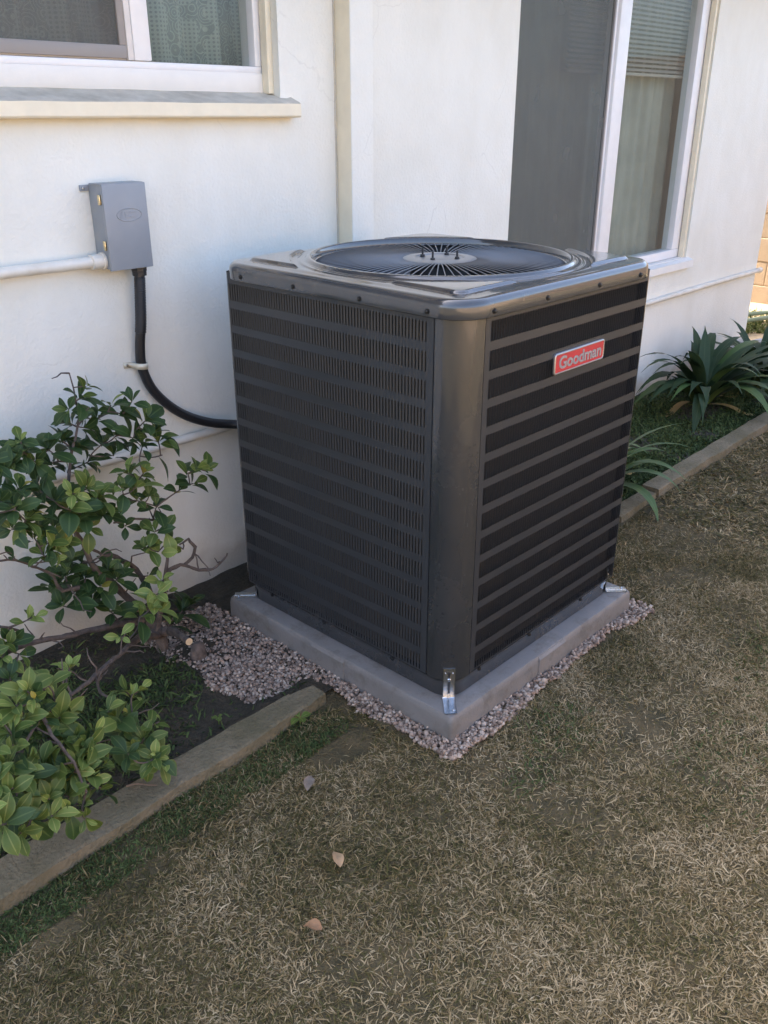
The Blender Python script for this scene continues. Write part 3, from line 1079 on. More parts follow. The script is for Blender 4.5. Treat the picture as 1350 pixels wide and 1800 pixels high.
# pad under it
pad = thing('equipment_pad', 'grey plastic pad lying on gravel under the condenser', 'pad', (0.4725, 0.4725, 0))
mb = MB()
PH = 0.4725
mb.loops([rsq(PH, 0.012, 0.0, 5, PH, PH), rsq(PH - 0.001, 0.012, 0.055, 5, PH, PH), rsq(PH - 0.003, 0.012, 0.070, 5, PH, PH), rsq(PH - 0.007, 0.012, 0.0765, 5, PH, PH), rsq(PH - 0.013, 0.012, 0.0785, 5, PH, PH), rsq(PH - 0.06, 0.012, 0.0785, 5, PH, PH)], True, True)
mb.build('slab', M['pad'], pad, smooth=True, sharp=30)
for k in range(4):
    t = MB()
    c, s = math.cos(k * PI / 2), math.sin(k * PI / 2)
    t.loops([[(PH + c * x - s * y, PH + s * x + c * y, z) for (x, y, z) in ring] for ring in
             ([(-0.072, -PH - 0.0035, 0.006), (0.072, -PH - 0.0035, 0.006), (0.072, -PH + 0.012, 0.006), (-0.072, -PH + 0.012, 0.006)],
              [(-0.070, -PH - 0.0025, 0.066), (0.070, -PH - 0.0025, 0.066), (0.070, -PH + 0.012, 0.066), (-0.070, -PH + 0.012, 0.066)],
              [(-0.068, -PH + 0.004, 0.0745), (0.068, -PH + 0.004, 0.0745), (0.068, -PH + 0.012, 0.0745), (-0.068, -PH + 0.012, 0.0745)])], True, True)
    t.build('molded_tab', M['pad'], pad)

unit = thing('condenser_unit', 'large charcoal grey air conditioner condenser with louvred sides', 'air conditioner', (UC, UC, ZP))
# base pan
mb = MB()
mb.loops([rsq(HF - 0.006, 0.06, 0.0795, 8, UC, UC), rsq(HF - 0.004, 0.06, 0.115, 8, UC, UC), rsq(HF - 0.0005, 0.065, 0.121, 8, UC, UC), rsq(HF - 0.0005, 0.065, 0.131, 8, UC, UC), rsq(HF - 0.012, 0.06, 0.133, 8, UC, UC)], True, True)
mb.build('base_pan', M['unit'], unit, smooth=True, sharp=30)
# coil
mb = MB()
mb.loops([rsq(HF - 0.022, 0.012, z, 8, UC, UC) for z in (0.134, 0.4, 0.8, 1.118)])
mb.build('coil', M['coil'], unit, smooth=True, fix=False, sharp=None)
# front corner post: rounded sheet with return flanges
PR, PS = 0.066, 0.0825
prof = []
e = -0.0018                                   # stands a little proud of the panels
prof.append((PS + 0.0, 0.012))
prof.append((PS, 0.004 + e))
prof.append((PS - 0.003, e))
for k in range(15):
    a = R_(270 - 90 * k / 14)
    prof.append((PR + (PR - e) * math.cos(a), PR + (PR - e) * math.sin(a)))
prof.append((e, PS - 0.003))
prof.append((0.004 + e, PS))
prof.append((0.012, PS))
mb = MB()
zz = [0.134, 0.136, 0.6, 1.09, 1.116]
np_ = len(prof)
for z in zz: mb.v += [(U0 + x, U0 + y, z) for x, y in prof]
for i in range(len(zz) - 1):
    for k in range(np_ - 1): mb.f.append((i * np_ + k, i * np_ + k + 1, (i + 1) * np_ + k + 1, (i + 1) * np_ + k))
mb.build('corner_post', M['unit'], unit, smooth=True, sharp=40)
# the other three corners are narrow rounded edges
cr = 0.016
mb = MB()
prof = [(cr, 0.010), (cr, 0.0)] + [(cr + cr * math.cos(R_(270 - 90 * k / 6)), cr + cr * math.sin(R_(270 - 90 * k / 6))) for k in range(7)] + [(0.0, cr), (0.010, cr)]
zz = [0.134, 0.6, 1.116]
np_ = len(prof)
for z in zz: mb.v += [(-HF + x, -HF + y, z - ZP) for x, y in prof]
for i in range(2):
    for k in range(np_ - 1): mb.f.append((i * np_ + k, i * np_ + k + 1, (i + 1) * np_ + k + 1, (i + 1) * np_ + k))
cme = mb.mesh('corner_edge', M['unit'], True, sharp=40)
for k in (1, 2, 3): link_mesh('corner_edge', cme, unit, (0, 0, 0), (0, 0, k * PI / 2))

# louvred panels: sheet with a window per row, and a row of slots in each
NSLOT, NROW = 70, 14
ROW_L, ROW_H, ROW_P, ROW_TOP = 0.735, 0.0535, 0.0692, 1.0885
pitch = ROW_L / NSLOT


def slot_row():
    """a strip of punched louvres: each an upright round-ended blade, flush along its right edge and standing
    out from the sheet along its open left edge; u along x, outward is -y, z from 0 to ROW_H"""
    mb = MB()
    w = pitch * 0.67
    r = w / 2
    mrg = 0.0020
    na = 4
    for k in range(NSLOT):
        cx = (k + 0.5) * pitch
        inner = []
        zt, zb = ROW_H - mrg - r, mrg + r
        for j in range(na + 1):
            a = PI * j / na
            inner.append((cx + r * math.cos(a), zt + r * math.sin(a)))
        for j in range(na + 1):
            a = PI + PI * j / na
            inner.append((cx + r * math.cos(a), zb + r * math.sin(a)))
        hw = pitch / 2
        outer = [(cx + hw, zt)] + [(cx + hw - 2 * hw * j / na, ROW_H) for j in (1, 2, 3)] + [(cx - hw, zt)]
        outer += [(cx - hw, zb)] + [(cx - hw + 2 * hw * j / na, 0) for j in (1, 2, 3)] + [(cx + hw, zb)]
        corner = [(cx + hw, ROW_H), (cx - hw, ROW_H), (cx - hw, 0), (cx + hw, 0)]
        m = len(inner)
        b = len(mb.v)
        for (x, z) in outer: mb.v.append((x, 0.0, z))
        for (x, z) in inner: mb.v.append((x, 0.0, z))
        for (x, z) in corner: mb.v.append((x, 0.0, z))
        for j in range(m):
            j2 = (j + 1) % m
            mb.f.append((b + j, b + j2, b + m + j2, b + m + j))
        c0 = b + 2 * m
        mb.f += [(b + 0, c0, b + 1), (b + 3, c0 + 1, b + 4), (b + 5, c0 + 2, b + 6), (b + 8, c0 + 3, b + 9)]
        # blade
        b = len(mb.v)
        zl = [(zb - r, 0.0), (zb - 0.80 * r, 0.55), (zb - 0.35 * r, 0.88), (zb + 0.4 * r, 1.0), (zt - 0.4 * r, 1.0), (zt + 0.35 * r, 0.88), (zt + 0.80 * r, 0.55), (zt + r, 0.0)]
        nu = 5
        for (z, op) in zl:
            if z < zb: half = math.sqrt(max(0.0, r * r - (z - zb) ** 2))
            elif z > zt: half = math.sqrt(max(0.0, r * r - (z - zt) ** 2))
            else: half = r
            for i in range(nu):
                sgm = i / (nu - 1)
                mb.v.append((cx - half + 2 * half * sgm * (1 - 0.55 * op), -0.0001 - op * 0.0024 * (1 - sgm) ** 0.9, z))
        for q_ in range(len(zl) - 1):
            for i in range(nu - 1):
                mb.f.append((b + q_ * nu + i, b + q_ * nu + i + 1, b + (q_ + 1) * nu + i + 1, b + (q_ + 1) * nu + i))
    return mb.mesh('louvre_row', M['unit_panel'], True, fix=False, sharp=60)


row_me = slot_row()


def panel(k, mirror, label=None):
    """k quarter turns of the front (-y) side about the unit's centre"""
    L0 = -HF + (PS + 0.0015 if k in (0,) else cr + 0.001)
    L1 = HF - cr - 0.001
    r0 = -HF + 0.104
    if mirror:                                  # the side whose post is at its other end
        L0, L1 = -HF + cr + 0.001, HF - PS - 0.0015
        r0 = HF - 0.104 - ROW_L
    if k in (1, 2): r0 = -ROW_L / 2
    r1 = r0 + ROW_L
    y = -HF
    top, bot = 1.117 - ZP, 0.134 - ZP
    mb = MB()

    def fq(a0, a1, z0, z1): mb.add([(a0, y, z0), (a1, y, z0), (a1, y, z1), (a0, y, z1)], [(0, 1, 2, 3)])
    fq(L0, r0, bot, top)
    fq(r1, L1, bot, top)
    ztop = top
    for i in range(NROW):
        zt = ROW_TOP - i * ROW_P - ZP
        fq(r0, r1, zt, ztop)
        ztop = zt - ROW_H
    fq(r0, r1, bot, ztop)
    # returned side edges
    for a in (L0, L1): mb.add([(a, y, bot), (a, y + 0.010, bot), (a, y + 0.010, top), (a, y, top)], [(0, 1, 2, 3)])
    p = link_mesh('louvre_panel', mb.mesh('louvre_panel', M['unit_panel'], False, fix=False), unit, (0, 0, 0), (0, 0, k * PI / 2))
    for i in range(NROW):
        link_mesh('louvre_row', row_me, p, (r0, y, ROW_TOP - i * ROW_P - ROW_H - ZP))
    return p


front_panel = panel(0, False)
panel(1, False)
panel(2, False)
panel(3, True)

# top cap ----------------------------------------------------------
FR = 0.358                                      # fan opening
CH, CRAD = 0.4425, 0.088
ZT = 1.1475
NA = 384


def rs_dist(a, h, r):
    """distance from centre to a rounded square's edge in direction a"""
    c, s = abs(math.cos(a)), abs(math.sin(a))
    t = h / max(c, s)
    x, y = c * t, s * t
    k = h - r
    if x > k and y > k:
        bq = k * (c + s)
        t = bq + math.sqrt(max(0, bq * bq - (2 * k * k - r * r)))
    return t


def cap_h(u, v):
    r = math.hypot(u, v)
    h = 0.0
    # rolled rim round the opening and a shallow step outside it
    h += 0.0085 * (1 - smoothstep(FR + 0.010, FR + 0.021, r))
    h += 0.0035 * (1 - smoothstep(FR + 0.034, FR + 0.040, r))
    au, av = abs(u), abs(v)
    d = min(r - 0.414, 0.385 - au, 0.385 - av, au - 0.118, av - 0.118, 0.530 - r)
    h += 0.0075 * smoothstep(0, 0.007, d)
    return h


mb = MB()
rings = []
ring = []
rings.append([(FR * math.cos(2 * PI * k / NA), FR * math.sin(2 * PI * k / NA), 1.105) for k in range(NA)])
rings.append([((FR - 0.002) * math.cos(2 * PI * k / NA), (FR - 0.002) * math.sin(2 * PI * k / NA), 1.140) for k in range(NA)])
rings.append([((FR + 0.0005) * math.cos(2 * PI * k / NA), (FR + 0.0005) * math.sin(2 * PI * k / NA), ZT + 0.008) for k in range(NA)])
NT = 44
RO = 0.020
for j in range(NT + 1):
    ring = []
    for k in range(NA):
        a = 2 * PI * k / NA
        B = rs_dist(a, CH - RO, CRAD - RO)
        t = j / NT
        r = FR + 0.004 + (B - FR - 0.004) * t
        u, v = r * math.cos(a), r * math.sin(a)
        edge = -0.0035 * smoothstep(0.6, 1.0, t)
        ring.append((u, v, ZT + cap_h(u, v) + edge))
    rings.append(ring)
for j in range(1, 6):
    ph = PI / 2 * j / 5
    rr = []
    for k in range(NA):
        a = 2 * PI * k / NA
        B = rs_dist(a, CH - RO * (1 - math.sin(ph)), CRAD - RO * (1 - math.sin(ph)))
        rr.append((B * math.cos(a), B * math.sin(a), ZT - 0.0035 - RO * (1 - math.cos(ph))))
    rings.append(rr)
for (dh, z) in ((0.0, 1.101), (-0.001, 1.0985), (-0.006, 1.0985)):
    rr = []
    for k in range(NA):
        a = 2 * PI * k / NA
        B = rs_dist(a, CH + dh, CRAD + dh)
        rr.append((B * math.cos(a), B * math.sin(a), z))
    rings.append(rr)
mb.loops([[(x + UC, y + UC, z) for (x, y, z) in r] for r in rings])
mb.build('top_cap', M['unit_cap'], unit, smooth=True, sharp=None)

# screws on the skirt and along the base
mb = MB()
mb.lathe([(0.0001, -0.0045), (0.0032, -0.0042), (0.0044, -0.0032), (0.0046, -0.001), (0.0066, -0.0009), (0.0068, 0.001)], 12, ax='Y')
sme = mb.mesh('screw', M['screw'], True, sharp=40)
for k in range(4):
    for u in (-0.335, -0.12, 0.12, 0.335):
        p = Matrix.Rotation(k * PI / 2, 4, 'Z') @ Vector((u, -CH - 0.0005, 1.112 - ZP))
        link_mesh('screw', sme, unit, p, (0, 0, k * PI / 2))
    for u in (-0.30, -0.06, 0.22):
        p = Matrix.Rotation(k * PI / 2, 4, 'Z') @ Vector((u, -HF - 0.0002, 0.126 - ZP))
        link_mesh('screw', sme, unit, p, (0, 0, k * PI / 2))

# fan guard
ZG = 1.143
mb = MB()
mb.lathe([(FR - 0.0005, ZG - 0.004), (FR - 0.006, ZG - 0.001), (FR - 0.010, ZG - 0.003), (FR - 0.008, ZG - 0.008), (FR - 0.002, ZG - 0.010), (FR - 0.0005, ZG - 0.004)], 96, (UC, UC, 0))
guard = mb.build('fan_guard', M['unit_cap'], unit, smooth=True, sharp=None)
mb = MB()
mb.tube([(0.088, 0, 0.004), (0.16, 0, 0.0068), (0.25, 0, 0.0055), (0.33, 0, 0.001), (FR - 0.006, 0, -0.005)], 0.00165, 6)
wme = mb.mesh('wire', M['wire'], True, fix=False, sharp=None)
NW = 84
for k in range(NW):
    link_mesh('wire', wme, guard, (0, 0, ZG - ZP), (0, 0, 2 * PI * k / NW))
mb = MB()
mb.lathe([(0.0001, 0.0085), (0.040, 0.0085), (0.046, 0.0062), (0.066, 0.0062), (0.071, 0.0095), (0.098, 0.0080), (0.104, 0.0055), (0.104, 0.0025), (0.0001, 0.0015)], 64, (UC, UC, ZG))
hub = mb.build('hub_plate', M['hub'], guard, smooth=True, sharp=25)
mb = MB()
mb.lathe([(0.0001, 0.030), (0.0026, 0.030), (0.003, 0.0285), (0.003, 0.013), (0.0062, 0.0128), (0.0066, 0.012), (0.0066, 0.0075), (0.0085, 0.0072), (0.0085, 0.0055)], 10)
bme = mb.mesh('bolt', M['black'], True, sharp=35)
for k in range(4):
    a = R_(18 + 90 * k)
    link_mesh('bolt', bme, hub, (0.052 * math.cos(a), 0.052 * math.sin(a), ZG - ZP))
# shroud, motor and fan
mb = MB()
mb.lathe([(FR + 0.001, 1.104), (FR + 0.001, 0.98), (FR + 0.02, 0.96)], 64, (UC, UC, 0))
mb.build('fan_shroud', M['motor'], unit, smooth=True, fix=False, sharp=None)
mb = MB()
mb.lathe([(0.0001, 1.142), (0.075, 1.142), (0.082, 1.134), (0.082, 1.01), (0.07, 0.995), (0.02, 0.99), (0.02, 0.955), (0.0001, 0.955)], 32, (UC, UC, 0))
mb.build('fan_motor', M['motor'], unit, smooth=True, sharp=35)
mb = MB()
na, nr = 10, 9
for s in (0, 1):
    for i in range(nr):
        r = 0.05 + 0.285 * i / (nr - 1)
        span = R_(66 - 8 * (i / (nr - 1)))
        for j in range(na):
            t = j / (na - 1) - 0.5
            a = span * t + 0.25 * (i / (nr - 1)) ** 2
            mb.v.append((r * math.cos(a), r * math.sin(a), -0.050 * t * (0.55 + 0.6 * i / (nr - 1)) - 0.03 * (t * t) - s * 0.002))
o_ = na * nr
for i in range(nr - 1):
    for j in range(na - 1):
        mb.f.append((i * na + j, i * na + j + 1, (i + 1) * na + j + 1, (i + 1) * na + j))
        mb.f.append((o_ + i * na + j, o_ + (i + 1) * na + j, o_ + (i + 1) * na + j + 1, o_ + i * na + j + 1))
fme = mb.mesh('fan_blade', M['blade'], True, fix=False, sharp=None)
for k in range(3): link_mesh('fan_blade', fme, unit, (0, 0, 1.072 - ZP), (0, 0, R_(-52 + 120 * k)))
mb = MB()
mb.loops([rsq(HF - 0.03, 0.06, 0.30, 8, UC, UC)], True)
mb.build('inner_deck', M['motor'], unit, fix=False)

# name badge
bx0, bx1, bz0, bz1 = 0.425, 0.668, 0.9035, 0.9585
bcx, bcz = (bx0 + bx1) / 2, (bz0 + bz1) / 2
BW, BHt = (bx1 - bx0) / 2, (bz1 - bz0) / 2


def vring(h, hz, r, y): return [(x + bcx, y, yy + bcz) for (x, yy, _) in rsq(h, r, 0, 5, 0, 0, hz)]


mb = MB()
mb.loops([vring(BW, BHt, 0.008, U0 - 0.0005), vring(BW, BHt, 0.008, U0 - 0.006), vring(BW - 0.0015, BHt - 0.0015, 0.007, U0 - 0.0075), vring(BW - 0.0035, BHt - 0.0035, 0.006, U0 - 0.0075), vring(BW - 0.0045, BHt - 0.0045, 0.005, U0 - 0.0060)], True, True)
badge = mb.build('name_badge', M['badge_rim'], unit, smooth=True, sharp=35)
mb = MB()
mb.loops([vring(BW - 0.0047, BHt - 0.0047, 0.005, U0 - 0.0059), vring(BW - 0.0047, BHt - 0.0047, 0.005, U0 - 0.0066)], False, True)
mb.build('red_field', M['red'], badge)


def text_obj(name, body, size, mat, parent, loc, rot, extrude=0.0008, offset=0.0, sx=1.0, shear=0.0):
    cu = bpy.data.curves.new(name, 'FONT')
    cu.body = body
    cu.size = size
    cu.extrude = extrude
    cu.offset = offset
    cu.shear = shear
    cu.align_x = 'CENTER'
    cu.align_y = 'CENTER'
    cu.resolution_u = 4
    tmp = bpy.data.objects.new('tmp_text', cu)
    COL.objects.link(tmp)
    dg = bpy.context.evaluated_depsgraph_get()
    me = bpy.data.meshes.new_from_object(tmp.evaluated_get(dg))
    bpy.data.objects.remove(tmp)
    bpy.data.curves.remove(cu)
    me.name = name
    me.materials.clear()
    me.materials.append(mat)
    o = link_mesh(name, me, parent)
    o.location = Vector(loc) - root_loc(parent)
    o.rotation_euler = rot
    o.scale = (sx, 1, 1)
    return o


text_obj('lettering', 'Goodman', 0.0455, M['badge_letter'], badge, (bcx + 0.002, U0 - 0.0072, bcz - 0.0005), (PI / 2, 0, 0), 0.0007, 0.0011, sx=1.14)

# hold-down brackets: a foot on the pad and an upright strip with a slot, at three corners in view
def bracket(quarter):
    mb = MB()
    w = 0.0165
    d0, d1, zt = 0.0225, 0.0945, 0.172          # along the diagonal from the pad's corner
    t = 0.0022

    def P(a, b, z):                              # a along the inward diagonal, b across
        s = math.sqrt(0.5)
        return (a * s + b * s, a * s - b * s, z)
    # foot, with two folded side ribs
    rings = []
    for (a, z) in ((d0, ZP + 0.001), (d1 - 0.008, ZP + 0.001), (d1 - 0.002, ZP + 0.005), (d1, ZP + 0.012), (d1 + 0.001, zt)):
        up = z > ZP + 0.004
        n = (0, 0, 1) if not up else None
        if not up:
            rings.append([P(a, -w, z), P(a, -w + 0.002, z + 0.001), P(a, -0.0045, z + 0.001), P(a, -0.0035, z + 0.003), P(a, 0.0035, z + 0.003), P(a, 0.0045, z + 0.001), P(a, w - 0.002, z + 0.001), P(a, w, z), P(a, w, z + t), P(a, -w, z + t)])
        else:
            rings.append([P(a, -w, z), P(a - .001, -w + 0.002, z), P(a - .001, -0.0045, z), P(a - .003, -0.0035, z), P(a - .003, 0.0035, z), P(a - .001, 0.0045, z), P(a - .001, w - 0.002, z), P(a, w, z), P(a + t, w, z), P(a + t, -w, z)])
    mb.loops(rings, True, True)
    mtx = Matrix.Translation(Vector((PH, PH, 0))) @ Matrix.Rotation(quarter * PI / 2, 4, 'Z') @ Matrix.Translation(Vector((-PH, -PH, 0)))
    mb.v = [tuple(mtx @ Vector(p)) for p in mb.v]
    b = mb.build('hold_down_bracket', M['galv'], unit, smooth=True, sharp=25)
    sl = MB()
    sl.loops([[P(d1 - 0.0042, bb, z) for (bb, z) in ((-0.0022, ZP + 0.018), (0.0022, ZP + 0.018), (0.0022, zt - 0.010), (-0.0022, zt - 0.010))],
              [P(d1 - 0.0030, bb, z) for (bb, z) in ((-0.0022, ZP + 0.018), (0.0022, ZP + 0.018), (0.0022, zt - 0.010), (-0.0022, zt - 0.010))]], True, True)
    sl.v = [tuple(mtx @ Vector(p)) for p in sl.v]
    sl.build('slot', M['black'], b)
    for (bb, z, rr) in ((0.0, ZP + 0.062, 0.0052), (-0.010, zt - 0.014, 0.0024), (0.010, zt - 0.014, 0.0024)):
        sc = MB()
        sc.lathe([(0.0001, 0.0035), (rr * 0.7, 0.0032), (rr, 0.0018), (rr, 0.0)], 10)
        c = Vector(P(d1 - (0.0044 if rr > .004 else 0.001), bb, z))
        rot = Vector((-1, -1, 0)).to_track_quat('Z', 'Y').to_matrix().to_4x4()
        m4 = mtx @ Matrix.Translation(c) @ rot
        sc.v = [tuple(m4 @ Vector(p)) for p in sc.v]
        sc.build('bracket_screw', M['galv'], b, smooth=True, sharp=35)
    for (a, bb) in ((0.036, 0.008),):
        sc = MB()
        sc.lathe([(0.0001, 0.004), (0.003, 0.0038), (0.0042, 0.0025), (0.0044, 0.0)], 10)
        m4 = mtx @ Matrix.Translation(Vector(P(a, bb, ZP + 0.0035)))
        sc.v = [tuple(m4 @ Vector(p)) for p in sc.v]
        sc.build('anchor_screw', M['galv'], b, smooth=True, sharp=35)


for qd in (0, 1, 3): bracket(qd)

# ================================================================== ELECTRICAL
bxl, bxr, bzb, bzt, byf = -0.171, -0.036, 1.116, 1.3445, 1.122
dbox = thing('disconnect_box', 'grey metal electrical disconnect box on the stucco wall', 'electrical box', ((bxl + bxr) / 2, YW, (bzb + bzt) / 2))
mb = MB()
mb.box(bxl + 0.003, bxr - 0.003, byf + 0.012, YW - 0.001, bzb + 0.003, bzt - 0.003, 0.002)
mb.build('enclosure', M['box'], dbox, smooth=True)
mb = MB()                                       # cover: folded over the front and down the sides
mb.box(bxl, bxr, byf, byf + 0.0115, bzb, bzt, 0.0022)
mb.box(bxl, bxr, byf + 0.011, YW - 0.012, bzt - 0.0028, bzt + 0.0006, 0.0008)
mb.build('cover', M['box'], dbox, smooth=True)
mb = MB()
mb.box(bxl - 0.024, bxl + 0.01, YW - 0.005, YW - 0.001, bzt - 0.020, bzt - 0.004, 0.001)
tab = mb.build('mounting_tab', M['box'], dbox, smooth=True)
mb = MB()
mb.lathe([(0.0001, -0.005), (0.003, -0.0045), (0.0045, -0.002), (0.0046, 0.0)], 10, (bxl - 0.015, YW - 0.005, bzt - 0.012), 'Y')
mb.build('tab_screw', M['galv'], tab, smooth=True)
for z in (1.291, 1.171):
    mb = MB()
    mb.box(bxl - 0.0035, bxl + 0.002, byf + 0.013, byf + 0.024, z, z + 0.026, 0.0012)
    mb.build('cover_clip', M['brass'], dbox, smooth=True)
# raised oval emblem with a letter in it
ecx, ecz = -0.096, 1.262
mb = MB()
rg = []
for (rx, rz, y) in ((0.040, 0.0185, byf + 0.0003), (0.0392, 0.0178, byf - 0.0015), (0.0378, 0.0164, byf - 0.0015), (0.037, 0.0156, byf + 0.0003)):
    rg.append([(ecx + rx * math.cos(2 * PI * k / 40), y, ecz + rz * math.sin(2 * PI * k / 40)) for k in range(40)])
mb.loops(rg)
mb.box(ecx + 0.002, ecx + 0.022, byf - 0.0015, byf + 0.0003, ecz + 0.0065, ecz + 0.0082)
mb.box(ecx + 0.002, ecx + 0.018, byf - 0.0015, byf + 0.0003, ecz - 0.0062, ecz - 0.0045)
mb.add([(ecx - 0.030, byf - 0.0015, ecz - 0.008), (ecx - 0.0275, byf - 0.0015, ecz - 0.008), (ecx - 0.021, byf - 0.0015, ecz + 0.010), (ecx - 0.0235, byf - 0.0015, ecz + 0.010)], [(0, 1, 2, 3)])
emb = mb.build('emblem', M['box'], dbox, smooth=True, sharp=30)
text_obj('emblem_letter', 'E', 0.024, M['box'], emb, (ecx - 0.009, byf - 0.0004, ecz), (PI / 2, 0, 0), 0.0006, 0.0, sx=1.2)


def smooth_path(pts, per=10):
    pts = [Vector(p) for p in pts]
    out_ = []
    for i in range(len(pts) - 1):
        p0, p1, p2, p3 = pts[max(i - 1, 0)], pts[i], pts[i + 1], pts[min(i + 2, len(pts) - 1)]
        for k in range(per):
            t = k / per
            out_.append(0.5 * ((2 * p1) + (p2 - p0) * t + (2 * p0 - 5 * p1 + 4 * p2 - p3) * t * t + (3 * p1 - p0 - 3 * p2 + p3) * t ** 3))
    out_.append(pts[-1])
    return out_


# upper white conduit
cd = thing('wall_conduit', 'white painted conduit entering the left side of the grey electrical box', 'pipe', (-1.0, YW - 0.034, 1.141))
mb = MB()
mb.tube([(-2.95, YW - 0.034, 1.141), (-1.5, YW - 0.033, 1.141), (-0.7, YW - 0.034, 1.142), (-0.205, YW - 0.036, 1.141)], 0.0155, 16)
mb.build('pipe', M['pvc'], cd, smooth=True)
mb = MB()
mb.lathe([(0.0156, -0.040), (0.0205, -0.039), (0.0215, -0.020), (0.0215, -0.008), (0.024, -0.007), (0.024, -0.0005), (0.012, 0.0)], 20, (bxl + 0.002, YW - 0.036, 1.141), 'X')
mb.build('connector', M['pvc'], cd, smooth=True, sharp=40)
# lower white pipe along the whole wall, ending past the house corner
lp = thing('wall_pipe', 'long white pipe running low along the stucco wall behind the condenser', 'pipe', (0.5, YW - 0.017, 0.548))
mb = MB()
pp = [(x, YW - 0.0175 + 0.001 * fnoise(x * 1.7, 3), 0.551 + 0.003 * fnoise(x * 1.1, 8)) for x in np.linspace(-2.98, 4.735, 60)]
mb.tube(pp, 0.0145, 14)
mb.build('pipe', M['pvc'], lp, smooth=True)
mb = MB()
mb.lathe([(0.0148, -0.045), (0.0175, -0.044), (0.0178, 0.004), (0.014, 0.012), (0.0001, 0.014)], 16, (4.73, YW - 0.0175, 0.551), 'X')
mb.build('end_cap', M['pvc'], lp, smooth=True, sharp=50)
mb = MB()
for x in (-0.40,):
    mb.lathe([(0.0150, -0.03), (0.0182, -0.029), (0.0182, 0.029), (0.0150, 0.03)], 16, (x, YW - 0.0175, 0.551), 'X')
mb.build('coupling', M['pvc'], lp, smooth=True, sharp=50)
# black flexible whip from the box to the condenser
wh = thing('electrical_whip', 'black flexible conduit curving from the grey box to the condenser', 'cable', (-0.06, YW - 0.03, 0.9))
WY = YW - 0.042
wp = smooth_path([(-0.066, WY - 0.004, 1.090), (-0.0725, WY - 0.004, 1.02), (-0.0775, WY, 0.95), (-0.083, WY + 0.010, 0.88), (-0.080, WY + 0.016, 0.815),
                  (-0.055, WY + 0.016, 0.745), (-0.005, WY + 0.013, 0.682), (0.06, WY + 0.010, 0.630), (0.145, WY + 0.004, 0.588), (0.225, WY - 0.03, 0.570), (0.27, WY - 0.12, 0.566), (0.285, WY - 0.27, 0.566)], 8)
MB().tube(wp, 0.0150, 16).build('conduit', M['black'], wh, smooth=True)
mb = MB()
mb.lathe([(0.016, -0.026), (0.0205, -0.025), (0.021, -0.012), (0.0225, -0.011), (0.0225, 0.0), (0.016, 0.001)], 8, (-0.0655, WY - 0.004, bzb - 0.001))
mb.build('connector', M['black'], wh, smooth=True, sharp=30)
mb = MB()
pr = []
ribp, ribr = [], []
sub = wp[1:20]
for i in range(len(sub) - 1):
    for k in range(2):
        for (t, rr) in ((0.0, 0.0158), (0.25, 0.0172), (0.5, 0.0158)):
            tt = (k + t * 1.0) / 2
            ribp.append(sub[i].lerp(sub[i + 1], tt))
            ribr.append(rr)
mb.tube(ribp, ribr, 14)
o = mb.build('strain_relief', M['black'], wh, smooth=True, sharp=None)
cl = thing('pipe_clamp', 'beige two hole strap clamping the black conduit to the wall', 'clamp', (-0.083, YW, 0.822))
cz = 0.822
mb = MB()
pts = []
for (x, y) in ((-0.128, YW - 0.002), (-0.104, YW - 0.002)):
    pts.append((x, y))
arc = [(-0.0815 + 0.0172 * math.cos(R_(a)), WY + 0.0155 + 0.0172 * math.sin(R_(a))) for a in range(190, 371, 15)]
pts += arc + [(-0.063, YW - 0.002), (-0.056, YW - 0.002)]
vs, fs = [], []
for (x, y) in pts: vs += [(x, y, cz - 0.009 - 0.1 * (x + .08)), (x, y, cz + 0.009 - 0.1 * (x + .08))]
for i in range(len(pts) - 1): fs.append((2 * i, 2 * i + 1, 2 * i + 3, 2 * i + 2))
mb.add(vs, fs)
o = mb.build('strap', M['strap'], cl, smooth=True, fix=False, sharp=40)
sol = o.modifiers.new('thickness', 'SOLIDIFY')
sol.thickness = 0.002
mb = MB()
mb.lathe([(0.0001, -0.004), (0.0035, -0.0035), (0.0048, -0.001), (0.0048, 0.002)], 10, (-0.117, YW - 0.004, cz + 0.004), 'Y')
mb.build('strap_screw', M['galv'], cl, smooth=True)

# ================================================================== GRAVEL
def in_gravel(x, y):
    """(inside, stone radius) of the stones round the pad"""
    if 0.004 < x < 0.941 and 0.004 < y < 0.941: return 0
    wob = 0.022 * fnoise(x * 9, y * 9, 2.0) + 0.012 * fnoise(x * 25, y * 25, 7.0)
    # left bay between kerb and wall
    if -0.275 + wob * 1.6 < x <= 0.005 and 0.50 + wob * 0.8 - 0.25 * max(0, x + 0.12) < y < 1.06: return 0.0056
    # left strip in front of the kerb's end
    if -0.058 + wob < x <= 0.005 and -0.05 < y <= 0.52: return 0.0059
    # front strip
    wid = 0.044 - 0.018 * smoothstep(0.2, 0.6, x) + 0.035 * smoothstep(0.75, 0.98, x)
    if -0.058 + wob < x < 1.0 and -wid + wob < y <= 0.004:
        if x < 0 and (x + y) < -0.072: return 0
        return 0.0060
    # right side, behind
    if 0.94 <= x < 0.985 + wob and -0.04 < y < 0.9: return 0.0075
    return 0


